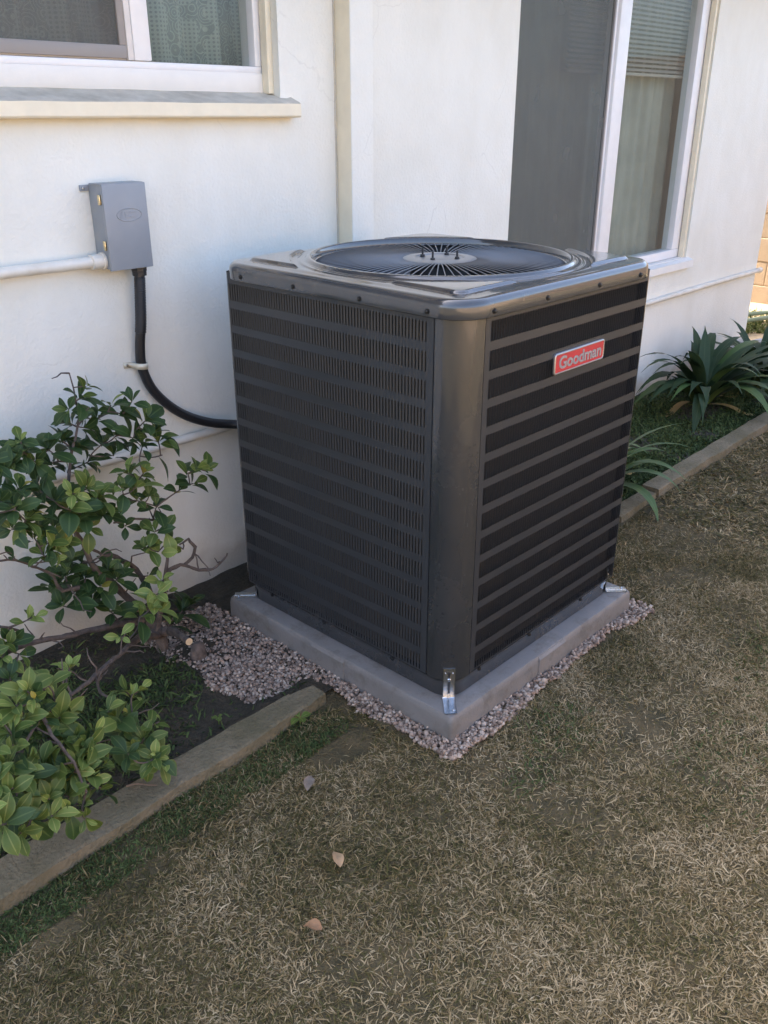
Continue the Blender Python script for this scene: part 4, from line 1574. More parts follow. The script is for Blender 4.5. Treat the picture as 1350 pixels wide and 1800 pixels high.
bm = bmesh.new()
bmesh.ops.create_icosphere(bm, subdivisions=1, radius=1.0)
bm.verts.index_update()
IV = np.array([v.co[:] for v in bm.verts])
IF = np.array([[v.index for v in f.verts] for f in bm.faces])
bm.free()
GV, GF, nb = [], [], 0
for layer in range(2):
    for tries in range(38000):
        x = random.uniform(-0.33, 1.1)
        y = random.uniform(-0.13, 1.08)
        if random.random() > (1.0 if layer == 0 else 0.45): continue
        r = in_gravel(x, y)
        if not r: continue
        s = r * random.uniform(0.65, 1.35)
        sc = np.array([s * random.uniform(0.85, 1.4), s * random.uniform(0.8, 1.15), s * random.uniform(0.55, 0.85)])
        dv = IV * (1 + 0.22 * rng.standard_normal((len(IV), 1)).clip(-1.6, 1.6)) * sc
        q4 = Quaternion((random.gauss(0, 1), random.gauss(0, 0.5), random.gauss(0, 0.5), random.gauss(0, 1))).normalized()
        Rm = np.array(q4.to_matrix())
        z = bed_z(x, y) * 0.3 - 0.003 + (0.006 * random.random() if layer == 0 else 0.007 + 0.006 * random.random())
        GV.append(dv @ Rm.T + np.array([x, y, z]))
        GF.append(IF + nb)
        nb += len(IV)
me = np_mesh('gravel', np.concatenate(GV), [np.concatenate(GF)], M['gravel'])
tag(link_mesh('gravel', me), 'pinkish beige gravel spread round the edge of the pad', 'gravel', kind='stuff')

# ================================================================== GRASS
def blades(n, xr, yr, keep, length, width, lie, zf, clump=0.0):
    """n flat blades scattered where keep() allows; returns verts and faces"""
    x = rng.uniform(*xr, n)
    y = rng.uniform(*yr, n)
    k = keep(x, y)
    x, y = x[k], y[k]
    n = len(x)
    L = rng.uniform(*length, n) * (0.6 + 0.8 * rng.random(n) ** 2)
    W = rng.uniform(*width, n) * 0.5
    az = rng.uniform(0, 2 * PI, n)
    el = np.radians(np.clip(np.abs(rng.normal(0, 1, n)) * lie[1] + lie[0], 0, 80))
    bend = rng.normal(-0.22, 0.28, n)
    tw = rng.normal(0, 0.7, n)
    z = zf(x, y)
    d0 = np.stack([np.cos(az) * np.cos(el), np.sin(az) * np.cos(el), np.sin(el)], 1)
    el1 = np.clip(el + bend, -0.5, 1.4)
    az1 = az + rng.normal(0, 0.18, n)
    d1 = np.stack([np.cos(az1) * np.cos(el1), np.sin(az1) * np.cos(el1), np.sin(el1)], 1)
    s0 = np.stack([-np.sin(az), np.cos(az), np.zeros(n)], 1)
    upv = np.array([0, 0, 1.0])
    sd = s0 * np.cos(tw)[:, None] + upv * np.sin(tw)[:, None]
    b = np.stack([x, y, z], 1)
    m = b + d0 * (L * 0.5)[:, None]
    t = m + d1 * (L * 0.5)[:, None]
    m[:, 2] = np.maximum(m[:, 2], z + 0.001)
    t[:, 2] = np.maximum(t[:, 2], z + 0.001)
    Wc = W[:, None]
    V = np.stack([b - sd * Wc * 0.7, b + sd * Wc * 0.7, m - sd * Wc, m + sd * Wc, t], 1).reshape(-1, 3)
    i = np.arange(n)[:, None] * 5
    Q = np.concatenate([i, i + 1, i + 3, i + 2], 1)
    T = np.concatenate([i + 2, i + 3, i + 4], 1)
    return V, Q, T


def vnoise(x, y, s, seed):
    """cheap smooth value noise for arrays"""
    r = np.random.default_rng(seed)
    g = r.random((64, 64))
    xs, ys = (x * s) % 64, (y * s) % 64
    xi, yi = xs.astype(int), ys.astype(int)
    fx, fy = xs - xi, ys - yi
    fx, fy = fx * fx * (3 - 2 * fx), fy * fy * (3 - 2 * fy)
    x2, y2 = (xi + 1) % 64, (yi + 1) % 64
    return (g[xi, yi] * (1 - fx) + g[x2, yi] * fx) * (1 - fy) + (g[xi, y2] * (1 - fx) + g[x2, y2] * fx) * fy


def lawn_keep(x, y):
    wob = 0.05 * (vnoise(x + 9, y + 9, 14, 3) - 0.5)
    edge = np.where(x < -0.1, 0.345 + 0.02 * vnoise(x + 9, y + 9, 30, 5), np.where(x > 1.2, 0.395, 0.30))
    k = y < edge
    # gravel round the pad
    k &= ~((x > -0.055 + wob) & (x < 1.0 + wob) & (y > -0.035 + wob) & (y < 0.99))
    # bare soil patch next to the kerb's end, and thin spots
    d = np.hypot((x + 0.20) / 1.25, (y - 0.215) / 0.85)
    k &= (d > 0.085) | (rng.random(len(x)) < 0.06)
    thin = 0.04 + vnoise(x + 20, y + 20, 3.2, 11) * 0.6 + vnoise(x + 20, y + 20, 9.0, 12) * 0.4
    k &= rng.random(len(x)) < np.clip((thin - 0.16) * 3.2, 0.12, 1)
    return k


lz = np.vectorize(lawn_z)
parts = []
parts.append(blades(270000, (-2.0, 1.7), (-1.6, 0.36), lawn_keep, (0.010, 0.032), (0.0012, 0.0031), (4, 20), lz))
parts.append(blades(190000, (-2.0, 1.7), (-1.6, 0.36), lawn_keep, (0.008, 0.024), (0.0012, 0.0028), (8, 34), lz))
parts.append(blades(70000, (1.7, 4.2), (-2.0, 0.41), lawn_keep, (0.018, 0.046), (0.0026, 0.0058), (3, 18), lz))
parts.append(blades(38000, (4.2, 6.4), (-2.0, 0.42), lawn_keep, (0.02, 0.05), (0.004, 0.008), (4, 20), lz))
parts.append(blades(26000, (-5.0, 6.3), (-4.3, -1.5), lawn_keep, (0.025, 0.06), (0.005, 0.010), (4, 22), lz))


def join(parts):
    Vs, Qs, Ts, b = [], [], [], 0
    for V, Q, T in parts:
        Vs.append(V); Qs.append(Q + b); Ts.append(T + b)
        b += len(V)
    return np.concatenate(Vs), [np.concatenate(Qs), np.concatenate(Ts)]


V, F = join(parts)
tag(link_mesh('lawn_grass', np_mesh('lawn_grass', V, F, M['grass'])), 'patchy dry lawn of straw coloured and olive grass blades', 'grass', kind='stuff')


def bed_keep(x, y):
    k = (y > 0.47) & (y < 1.18)
    right = x > 1.0
    left = x < -0.05
    k &= right | left
    grav = (x > -0.27) & (x < 1.0) & (y > 0.52)
    k &= ~grav
    d = vnoise(x + 10, y + 10, 5, 21)
    k &= rng.random(len(x)) < np.where(right, np.clip((d - 0.12) * 2.5, 0.1, 0.95), np.clip((d - 0.42) * 1.8, 0.04, 0.6))
    return k


bz = np.vectorize(bed_z)
parts = [blades(120000, (0.95, 4.75), (0.46, 1.19), bed_keep, (0.012, 0.030), (0.004, 0.009), (10, 28), bz),
         blades(44000, (-1.6, -0.1), (0.46, 1.19), bed_keep, (0.012, 0.035), (0.003, 0.007), (10, 28), bz)]
# green fringe along the kerb's front foot
parts.append(blades(16000, (-1.4, -0.12), (0.24, 0.375), lambda x, y: rng.random(len(x)) < np.clip(vnoise(x + 5, y + 5, 8, 8) * 1.2 - 0.1, 0, 1), (0.008, 0.02), (0.002, 0.004), (15, 30), lz))
# green patches in the lawn
for (cx_, cy_, rr, nn) in ((0.26, -0.17, 0.17, 1100), (0.05, -0.22, 0.10, 450), (1.0, -0.5, 0.3, 1500), (0.45, -0.6, 0.3, 1100), (1.9, -0.3, 0.4, 1500)):
    parts.append(blades(nn, (cx_ - rr, cx_ + rr), (cy_ - rr * .7, cy_ + rr * .7), lambda x, y: (np.hypot(x - cx_, (y - cy_) / .7) < rr * (0.5 + 0.5 * rng.random(len(x)))) & ~((x > -0.03) & (x < 0.98) & (y > -0.03)), (0.012, 0.026), (0.002, 0.004), (15, 28), lz))
V, F = join(parts)
tag(link_mesh('green_weeds', np_mesh('green_weeds', V, F, M['moss'])), 'low green weeds and moss in the beds and lawn', 'ground cover', kind='stuff')

# side yard greenery past the corner
def yard_keep(x, y): return (rng.random(len(x)) < np.clip((6.15 - x) * 1.2, 0.0, 1)) & (vnoise(x + 5, y + 5, 4, 41) > 0.25)


V, F = join([blades(16000, (4.9, 6.2), (0.5, 3.0), yard_keep, (0.03, 0.09), (0.006, 0.013), (25, 30), lambda x, y: x * 0 - 0.005)])
M['yard_green'] = grass_mat('sunny_weed', [(0.1, (0.05, 0.07, 0.015)), (0.5, (0.11, 0.14, 0.035)), (0.9, (0.22, 0.21, 0.08))])
tag(link_mesh('side_yard_weeds', np_mesh('side_yard_weeds', V, F, M['yard_green'])), 'bright green weeds past the house corner', 'ground cover', kind='stuff')
for (dy, lab) in ((0.0, 'faded green garden hose lying nearer the house corner'), (0.17, 'faded green garden hose lying closer to the tan wall')):
    pp = smooth_path([(4.95, 1.62 + dy * 1.4, 0.05), (5.35, 1.50 + dy, 0.055), (5.75, 1.38 + dy, 0.05), (6.1, 1.18 + dy, 0.05), (6.35, 0.8 + dy, 0.03)], 8)
    o = MB().tube(pp, 0.017, 10).build('garden_hose', M['hose'], smooth=True, loc=(5.6, 1.4 + dy, 0))
    tag(o, lab, 'hose')

# ================================================================== SHRUB
def leaf_mesh(name, mat, L, W, fold, curl, tip=0.62, nseg=6):
    """obovate leaf along +x, face up +z, folded at the midrib and curled"""
    v, f, uv = [], [], []
    for i in range(nseg + 1):
        t = i / nseg
        w = W * 0.5 * (math.sin(PI * t ** tip) ** 0.8 if 0 < t < 1 else 0.0)
        if i == 0: w = 0.0012
        x = L * t
        z = -curl * L * t * t + 0.06 * L * math.sin(PI * t)
        v += [(x, -w, z + fold * w), (x, 0, z), (x, w, z + fold * w)]
        uv += [(0.0, t), (0.5, t), (1.0, t)]
    for i in range(nseg):
        f += [(3 * i, 3 * i + 3, 3 * i + 4, 3 * i + 1), (3 * i + 1, 3 * i + 4, 3 * i + 5, 3 * i + 2)]
    me = bpy.data.meshes.new(name)
    me.from_pydata(v, [], f)
    ul = me.uv_layers.new(name='UVMap')
    for lp_ in me.loops: ul.data[lp_.index].uv = uv[lp_.vertex_index]
    me.materials.append(mat)
    me.polygons.foreach_set('use_smooth', [True] * len(f))
    return me


LEAVES = {}
for kind in ('dark', 'mid', 'young', 'yellow'):
    LEAVES[kind] = [leaf_mesh('leaf', M['leaf_' + kind], 1.0, 0.46 + 0.04 * k, 0.20 + 0.06 * k, 0.02 + 0.13 * k, 1.25 + 0.12 * k, 7) for k in range(4)]

# main limbs: photo pixel, depth plane, radius
def PL(*pts): return [(at(u, v, y), r) for (u, v, y, r) in pts]


limbs = {
    'trunk': PL((290, 1165, 0.93, 0.030), (283, 1120, 0.93, 0.028), (262, 1085, 0.94, 0.025), (235, 1058, 0.95, 0.022)),
    'b1': PL((250, 1070, 0.945, 0.020), (205, 1035, 0.95, 0.0165), (165, 1000, 0.94, 0.014), (145, 955, 0.93, 0.012), (128, 905, 0.93, 0.009), (118, 850, 0.94, 0.007), (128, 790, 0.96, 0.006), (140, 730, 0.97, 0.004), (122, 655, 0.98, 0.003)),
    'b2': PL((268, 1095, 0.94, 0.018), (262, 1040, 0.95, 0.015), (240, 1000, 0.97, 0.013), (215, 985, 0.97, 0.012), (182, 975, 0.96, 0.007), (158, 965, 0.94, 0.006)),
    'b3': PL((275, 1110, 0.92, 0.017), (285, 1050, 0.90, 0.013), (292, 1000, 0.90, 0.009), (300, 955, 0.90, 0.0075), (285, 915, 0.91, 0.006), (240, 910, 0.93, 0.005), (200, 920, 0.93, 0.004)),
    'b4': PL((284, 1030, 0.90, 0.010), (300, 1000, 0.90, 0.0095), (325, 992, 0.89, 0.0085), (350, 1003, 0.88, 0.008), (375, 1000, 0.87, 0.0065), (392, 985, 0.86, 0.005), (398, 972, 0.86, 0.0035)),
    'b5': PL((325, 992, 0.89, 0.008), (340, 980, 0.89, 0.008), (343, 960, 0.89, 0.0075), (332, 948, 0.89, 0.006), (316, 957, 0.89, 0.004)),
    'b6': PL((285, 1115, 0.92, 0.020), (245, 1120, 0.85, 0.014), (215, 1145, 0.75, 0.0105), (190, 1165, 0.68, 0.0095), (160, 1200, 0.60, 0.009), (125, 1218, 0.55, 0.007), (90, 1245, 0.50, 0.005)),
    'b7': PL((168, 1190, 0.62, 0.006), (178, 1218, 0.60, 0.0055), (200, 1232, 0.58, 0.005), (218, 1245, 0.56, 0.004), (232, 1290, 0.50, 0.004), (262, 1330, 0.44, 0.0035)),
    'b8': PL((250, 1090, 0.94, 0.018), (190, 1105, 0.92, 0.014), (130, 1115, 0.88, 0.012), (60, 1128, 0.84, 0.011), (-30, 1165, 0.80, 0.010)),
    'b9': PL((130, 1115, 0.88, 0.009), (90, 1125, 0.86, 0.008), (55, 1127, 0.85, 0.0075), (30, 1108, 0.84, 0.006), (-20, 1098, 0.83, 0.005)),
    'b10': PL((150, 1035, 0.95, 0.012), (110, 1040, 0.93, 0.008), (85, 1005, 0.92, 0.006), (55, 995, 0.91, 0.0055), (30, 985, 0.90, 0.005), (-15, 985, 0.90, 0.004)),
    'b11': PL((60, 1240, 0.50, 0.007), (90, 1290, 0.42, 0.006), (130, 1340, 0.36, 0.005), (150, 1390, 0.32, 0.004)),
    'b12': PL((125, 1218, 0.55, 0.006), (70, 1260, 0.48, 0.006), (40, 1320, 0.40, 0.005), (30, 1400, 0.33, 0.004)),
    'stub': PL((272, 1108, 0.93, 0.024), (298, 1108, 0.88, 0.023), (318, 1118, 0.80, 0.019), (332, 1127, 0.71, 0.0165)),
}
shrub_base = on_ground(290, 1165)
shrub = thing('leafy_shrub', 'sprawling green shrub with bare crooked branches in front of the white wall', 'shrub', (shrub_base.x, 0.92, 0))
nodes = []
for nm, pl in limbs.items():
    pts = [p for p, _ in pl]
    rad = [r for _, r in pl]
    path = [pts[i].lerp(pts[i + 1], k / 3) for i in range(len(pts) - 1) for k in range(3)] + [pts[-1]]
    rr = []
    for i in range(len(path)):
        t = i / 3
        k = min(int(t), len(rad) - 2)
        rr.append(0.64 * (rad[k] + (rad[k + 1] - rad[k]) * (t - k)) * (1 + 0.30 * fnoise(i * 0.9, len(nm) + pts[0].x * 9)))
    path = [p + Vector((fnoise(i * .7, 1.1, p.x * 5), fnoise(i * .7, 4.4, p.x * 5), fnoise(i * .7, 8.8, p.x * 5))) * min(0.012, 0.004 + rr[i] * 0.7) * (0 if i == 0 else 1) for i, p in enumerate(path)]
    if nm == 'trunk':
        path = [Vector((shrub_base.x, path[0].y, -0.03))] + path
        rr = [0.036] + rr
    mb = MB().tube(path, rr, 9)
    o = mb.build('trunk' if nm == 'trunk' else 'branch', M['bark'], shrub, smooth=True)
    if nm != 'stub': nodes += [(p, r) for p, r in zip(path, rr)]
    if nm == 'stub':
        e0, e1 = path[-2], path[-1]
        d = (e1 - e0).normalized()
        mb = MB()
        a = d.orthogonal().normalized()
        c = d.cross(a)
        n = 14
        mb.v = [tuple(e1 + d * 0.0008)] + [tuple(e1 + d * 0.0006 + (a * math.cos(2 * PI * k / n) + c * math.sin(2 * PI * k / n)) * rr[-1] * 0.93) for k in range(n)]
        mb.f = [(0, 1 + k, 1 + (k + 1) % n) for k in range(n)]
        o2 = mb.build('cut_end', M['cutwood'], o)
# leaf whorls: photo pixel, depth plane, leaf size in photo pixels, kind (d dark, m mid, y young), leaf count
W_ = [
    (140, 700, .97, 46, 'd', 7), (152, 680, .97, 40, 'm', 5), (120, 720, .98, 40, 'd', 7), (172, 735, .98, 40, 'd', 7), (195, 712, .97, 44, 'm', 5), (150, 752, .99, 42, 'd', 8),
    (125, 745, .99, 36, 'd', 6), (232, 705, .96, 38, 'd', 6), (215, 728, .97, 38, 'd', 6), (255, 740, .95, 44, 'd', 7), (272, 757, .94, 48, 'd', 7), (235, 770, .95, 46, 'd', 8),
    (205, 765, .98, 44, 'd', 8), (250, 785, .93, 44, 'd', 7), (278, 775, .93, 46, 'm', 6), (180, 780, .99, 44, 'd', 8), (110, 775, .99, 46, 'd', 8), (130, 790, 1.0, 44, 'd', 8),
    (85, 790, .98, 44, 'd', 7), (42, 795, .97, 42, 'd', 7), (36, 775, .97, 36, 'm', 5), (60, 812, .97, 44, 'd', 8), (20, 815, .96, 44, 'd', 8), (5, 835, .95, 44, 'd', 8), (-20, 810, .95, 44, 'd', 7),
    (90, 815, 1.0, 42, 'd', 7), (120, 825, 1.0, 42, 'd', 7), (155, 812, 1.0, 42, 'd', 7), (200, 800, 1.0, 40, 'd', 6),
    (225, 832, .90, 46, 'm', 7), (252, 832, .89, 44, 'y', 6), (240, 855, .88, 46, 'y', 7), (215, 862, .88, 42, 'm', 6), (262, 870, .88, 44, 'm', 6), (240, 880, .90, 40, 'm', 6),
    (275, 890, .90, 46, 'd', 6), (285, 800, .92, 40, 'd', 1),
    (150, 860, .88, 46, 'm', 8), (128, 868, .86, 46, 'y', 7), (172, 875, .86, 46, 'm', 8), (120, 895, .86, 50, 'd', 8), (148, 905, .86, 46, 'm', 8), (180, 900, .88, 44, 'd', 8), (155, 928, .88, 40, 'm', 6),
    (95, 880, .88, 46, 'd', 8), (70, 862, .90, 46, 'd', 8), (35, 860, .88, 46, 'd', 8), (60, 900, .85, 46, 'd', 8), (25, 895, .84, 46, 'd', 8), (45, 915, .84, 46, 'm', 7), (70, 928, .85, 44, 'd', 7),
    (20, 930, .84, 46, 'd', 6), (95, 930, .90, 40, 'd', 6), (60, 945, .86, 40, 'm', 6), (0, 880, .86, 44, 'd', 7), (-25, 900, .84, 46, 'd', 8),
    (85, 955, .84, 44, 'm', 8), (100, 965, .83, 42, 'y', 7), (75, 975, .84, 42, 'm', 7), (115, 950, .86, 40, 'm', 6), (92, 985, .84, 38, 'm', 6), (25, 980, .9, 30, 'd', 3),
    (330, 832, .90, 46, 'm', 6), (347, 822, .89, 36, 'y', 6), (362, 828, .89, 44, 'm', 5), (315, 862, .90, 44, 'd', 5), (340, 850, .90, 36, 'd', 5),
    (272, 935, .86, 38, 'm', 6), (292, 930, .86, 34, 'y', 5), (262, 962, .86, 42, 'm', 7), (278, 970, .85, 34, 'y', 6), (300, 955, .86, 42, 'm', 5), (252, 965, .86, 36, 'm', 5),
    (220, 925, .93, 34, 'd', 5), (262, 925, .93, 28, 'd', 4),
    (190, 1000, .94, 44, 'd', 7), (205, 1018, .92, 44, 'd', 7), (175, 1030, .94, 46, 'd', 8), (150, 1015, .96, 44, 'd', 8), (115, 1010, .96, 44, 'd', 8), (95, 1030, .96, 44, 'd', 8),
    (130, 1040, .96, 44, 'd', 8), (110, 1065, .96, 44, 'd', 7), (160, 1060, .96, 40, 'd', 7), (145, 990, .97, 40, 'd', 6), (120, 985, .97, 40, 'd', 6), (215, 1005, .93, 34, 'm', 4), (260, 1012, .93, 28, 'd', 3),
    (235, 1070, .96, 40, 'd', 6), (195, 1075, .96, 40, 'd', 6), (320, 1075, .97, 44, 'd', 7), (335, 1060, .98, 40, 'd', 5), (300, 1095, .97, 40, 'd', 6),
    (285, 1020, .84, 40, 'y', 5), (275, 1045, .82, 40, 'y', 6), (262, 1072, .80, 44, 'y', 7), (280, 1075, .80, 40, 'y', 6), (295, 1040, .84, 34, 'y', 4), (245, 1085, .80, 42, 'm', 5),
    (212, 1118, .78, 30, 'y', 5), (228, 1122, .78, 26, 'm', 4), (360, 1145, .9, 30, 'y', 4),
    (60, 1085, .80, 40, 'y', 3), (48, 1090, .80, 36, 'y', 3),
    (15, 1135, .78, 44, 'm', 7), (35, 1150, .76, 40, 'm', 6), (5, 1155, .76, 40, 'y', 6), (20, 1125, .80, 40, 'd', 5), (-20, 1150, .76, 44, 'm', 7), (18, 1195, .70, 36, 'd', 6),
    (122, 1175, .58, 38, 'y', 6), (130, 1168, .58, 26, 'y', 4),
    (60, 1225, .46, 56, 'm', 9), (48, 1215, .46, 50, 'm', 7), (62, 1230, .45, 26, 'y', 6), (85, 1205, .48, 54, 'm', 5), (28, 1240, .46, 54, 'm', 7), (95, 1228, .48, 50, 'm', 6), (40, 1265, .46, 54, 'm', 8), (70, 1260, .47, 46, 'd', 7),
    (105, 1262, .46, 52, 'm', 7), (125, 1255, .46, 48, 'm', 5), (110, 1285, .46, 46, 'd', 6), (80, 1290, .46, 46, 'm', 7), (60, 1300, .46, 44, 'd', 7),
    (222, 1215, .54, 50, 'm', 4), (232, 1222, .53, 36, 'y', 7), (245, 1212, .53, 36, 'y', 3), (235, 1250, .53, 36, 'm', 4),
    (205, 1262, .50, 52, 'm', 7), (190, 1250, .51, 54, 'm', 4), (225, 1268, .49, 48, 'm', 5), (215, 1285, .48, 46, 'd', 5), (232, 1250, .5, 20, 'w', 1),
    (268, 1275, .46, 44, 'm', 6), (280, 1268, .46, 36, 'm', 3), (252, 1300, .44, 48, 'm', 7), (240, 1310, .44, 46, 'm', 6),
    (272, 1332, .38, 54, 'm', 9), (285, 1338, .38, 44, 'm', 7), (262, 1340, .38, 40, 'm', 6), (275, 1328, .375, 24, 'y', 5), (225, 1325, .40, 36, 'd', 5),
    (130, 1300, .42, 54, 'm', 8), (150, 1310, .40, 54, 'm', 8), (110, 1310, .42, 50, 'm', 8), (165, 1290, .40, 56, 'm', 6), (145, 1330, .38, 54, 'm', 8), (142, 1335, .375, 28, 'y', 6), (160, 1355, .36, 54, 'm', 9), (128, 1355, .37, 50, 'm', 8),
    (180, 1350, .37, 48, 'm', 6), (160, 1375, .35, 36, 'y', 6), (140, 1380, .36, 46, 'm', 8), (178, 1385, .35, 44, 'm', 6), (98, 1380, .37, 50, 'w', 2),
    (20, 1290, .42, 50, 'm', 8), (5, 1270, .43, 50, 'y', 5), (25, 1320, .40, 52, 'm', 8), (50, 1335, .40, 54, 'm', 8), (75, 1345, .39, 50, 'm', 8), (10, 1350, .38, 52, 'm', 8), (40, 1365, .37, 52, 'm', 8), (70, 1375, .37, 50, 'm', 8), (95, 1350, .38, 50, 'm', 8),
    (-15, 1320, .40, 54, 'm', 8), (-20, 1380, .36, 54, 'm', 8), (15, 1395, .34, 52, 'm', 8), (50, 1405, .34, 50, 'm', 8), (85, 1405, .34, 48, 'm', 8), (115, 1400, .35, 46, 'm', 8), (25, 1430, .31, 50, 'm', 8), (55, 1440, .31, 46, 'm', 7), (90, 1435, .32, 44, 'y', 6), (120, 1425, .33, 44, 'm', 6),
    (145, 1415, .33, 46, 'y', 6), (5, 1450, .29, 50, 'm', 8), (35, 1465, .29, 44, 'm', 6), (-20, 1430, .31, 52, 'm', 8), (150, 1440, .32, 36, 'm', 4),
]
twig_mb = MB()
leaf_list = []
order = sorted(W_, key=lambda w: min((at(w[0], w[1], w[2]) - p).length for p, _ in nodes))
twn = list(nodes)
for (u, v, y, size, kind, cnt) in order:
    P = at(u, v, y)
    best = min(twn, key=lambda nd: (nd[0] - P).length + (0.05 if nd[0].z > P.z + 0.02 else 0))
    A, ar = best
    D = P - A
    if 0.008 < D.length < 0.32:
        mid = A + D * 0.5 + Vector((random.uniform(-.15, .15), random.uniform(-.15, .15), random.uniform(-.12, .05))) * D.length
        path = smooth_path([A, mid, P], 4)
        r0 = min(ar, 0.0042) * 0.9
        twig_mb.tube(path, [r0 + (0.0017 - r0) * i / (len(path) - 1) for i in range(len(path))], 6)
        for i, p in enumerate(path[2:]): twn.append((p, 0.0026))
    axis = (D.normalized() * 0.55 if D.length > 0.01 else Vector((0, 0, 0.5))) + Vector((0.0, -0.42, 0.62)) + Vector((random.gauss(0, .22), random.gauss(0, .22), random.gauss(0, .15)))
    axis.normalize()
    dist = (P - CAM).length
    Lm = size / FPX * dist * (1.02 if kind == 'd' else 0.93) * random.uniform(0.82, 1.15)
    a0 = random.uniform(0, 2 * PI)
    for k in range(cnt):
        fr = k / max(cnt - 1, 1)
        az = a0 + k * 2.39996
        tilt = R_(78 - 46 * fr + random.gauss(0, 9)) if kind != 'w' else R_(random.uniform(50, 90))
        if kind != 'd' and random.random() < 0.13: continue
        L = Lm * (1.05 - 0.42 * fr) * random.uniform(0.68, 1.15)
        o1 = axis.orthogonal().normalized()
        o2 = axis.cross(o1)
        side = o1 * math.cos(az) + o2 * math.sin(az)
        dirv = (axis * math.cos(tilt) + side * math.sin(tilt)).normalized()
        nrm = (axis * math.sin(tilt) - side * math.cos(tilt)).normalized()
        kk = {'d': 'dark', 'm': 'mid', 'y': 'young', 'w': 'yellow'}[kind]
        if kind == 'm' and fr > 0.75 and random.random() < 0.45: kk = 'young'
        if kind == 'm' and fr < 0.3 and random.random() < 0.45: kk = 'dark'
        if kind == 'd' and fr > 0.7 and random.random() < 0.3: kk = 'mid'
        if random.random() < 0.012: kk = 'yellow'
        if kind == 'y' and fr < 0.3 and random.random() < 0.5: kk = 'mid'
        base = P - axis * (0.012 * (1 - fr)) + dirv * 0.003
        tw_ = random.gauss(0, 0.25)
        yv = nrm.cross(dirv)
        nrm2 = nrm * math.cos(tw_) + yv * math.sin(tw_)
        yv2 = nrm2.cross(dirv)
        m3 = Matrix((dirv, yv2, nrm2)).transposed()
        tip = base + dirv * L
        if tip.y > YW - 0.012: continue
        leaf_list.append((L / dist, kk, random.randrange(4), base, m3, L))
for k in range(46):                              # bare crooked twiglets
    p0, r0 = random.choice(nodes[10:])
    d = Vector((random.gauss(0, 1), random.gauss(-.5, .7), random.gauss(0.35, .7))).normalized()
    L_ = random.uniform(0.03, 0.11)
    pts_ = [p0]
    for q_ in range(4):
        d = (d + Vector((random.gauss(0, .45), random.gauss(0, .45), random.gauss(0.1, .4)))).normalized()
        pts_.append(pts_[-1] + d * L_ / 4)
    if max(p.y for p in pts_) > YW - 0.01 or min(p.z for p in pts_) < 0.03: continue
    twig_mb.tube(pts_, [0.0026, 0.0024, 0.0020, 0.0017, 0.0012], 5)
twig_mb.build('twigs', M['bark'], shrub, smooth=True, fix=False)['kind'] = 'stuff'
leaf_list.sort(key=lambda l: -l[0])
sroot = root_loc(shrub)
rest = {}
for i, (_, kk, vr, base, m3, L) in enumerate(leaf_list):
    me = LEAVES[kk][vr]
    if i < 296:
        o = link_mesh('leaf', me, shrub)
        o.matrix_local = Matrix.Translation(base - sroot) @ m3.to_4x4() @ Matrix.Diagonal((L, L, L, 1))
    else:
        rest.setdefault(kk, []).append((me, base - sroot, m3, L))
# the remaining smaller leaves joined into one part
Vs, Fs, UVs, MI, b = [], [], [], [], 0
kinds = list(rest)
for mi, kk in enumerate(kinds):
    for (me, base, m3, L) in rest[kk]:
        co = np.empty(len(me.vertices) * 3)
        me.vertices.foreach_get('co', co)
        co = co.reshape(-1, 3) * L @ np.array(m3).T + np.array(base)
        Vs.append(co)
        fa = np.array([p.vertices[:] for p in me.polygons])
        Fs.append(fa + b)
        uvv = np.empty(len(me.loops) * 2)
        me.uv_layers[0].data.foreach_get('uv', uvv)
        UVs.append(uvv)
        MI += [mi] * len(fa)
        b += len(co)
if Vs:
    me = np_mesh('foliage', np.concatenate(Vs), [np.concatenate(Fs)], M['leaf_' + kinds[0]], smooth=True)
    for kk in kinds[1:]: me.materials.append(M['leaf_' + kk])
    me.polygons.foreach_set('material_index', MI)
    ul = me.uv_layers.new(name='UVMap')
    ul.data.foreach_set('uv', np.concatenate(UVs))
    link_mesh('foliage', me, shrub)['kind'] = 'stuff'

# ================================================================== STRAP LEAVED PLANTS
def strap_leaf_mesh(name, mat, L, W, up, droop, n=10, side=0.0):
    v, f, uv = [], [], []
    x = z = 0.0
    a = up
    yoff = 0.0
    for i in range(n + 1):
        t = i / n
        w = W * 0.5 * (0.75 + 0.35 * math.sin(PI * min(1, t * 1.15))) * (1 - smoothstep(0.62, 1.0, t) ** 1.3 * 0.97)
        fold = 0.28 * (1 - t)
        yoff = side * t * t * L
        v += [(x, yoff - w, z + fold * w), (x, yoff, z), (x, yoff + w, z + fold * w)]
        uv += [(0, t), (0.5, t), (1, t)]
        a -= droop / n * (0.5 + t)
        x += L / n * math.cos(a)
        z += L / n * math.sin(a)
    for i in range(n):
        f += [(3 * i, 3 * i + 3, 3 * i + 4, 3 * i + 1), (3 * i + 1, 3 * i + 4, 3 * i + 5, 3 * i + 2)]
    me = bpy.data.meshes.new(name)
    me.from_pydata(v, [], f)
    ul = me.uv_layers.new(name='UVMap')
    for lp_ in me.loops: ul.data[lp_.index].uv = uv[lp_.vertex_index]
    me.materials.append(mat)
    me.polygons.foreach_set('use_smooth', [True] * len(f))
    return me


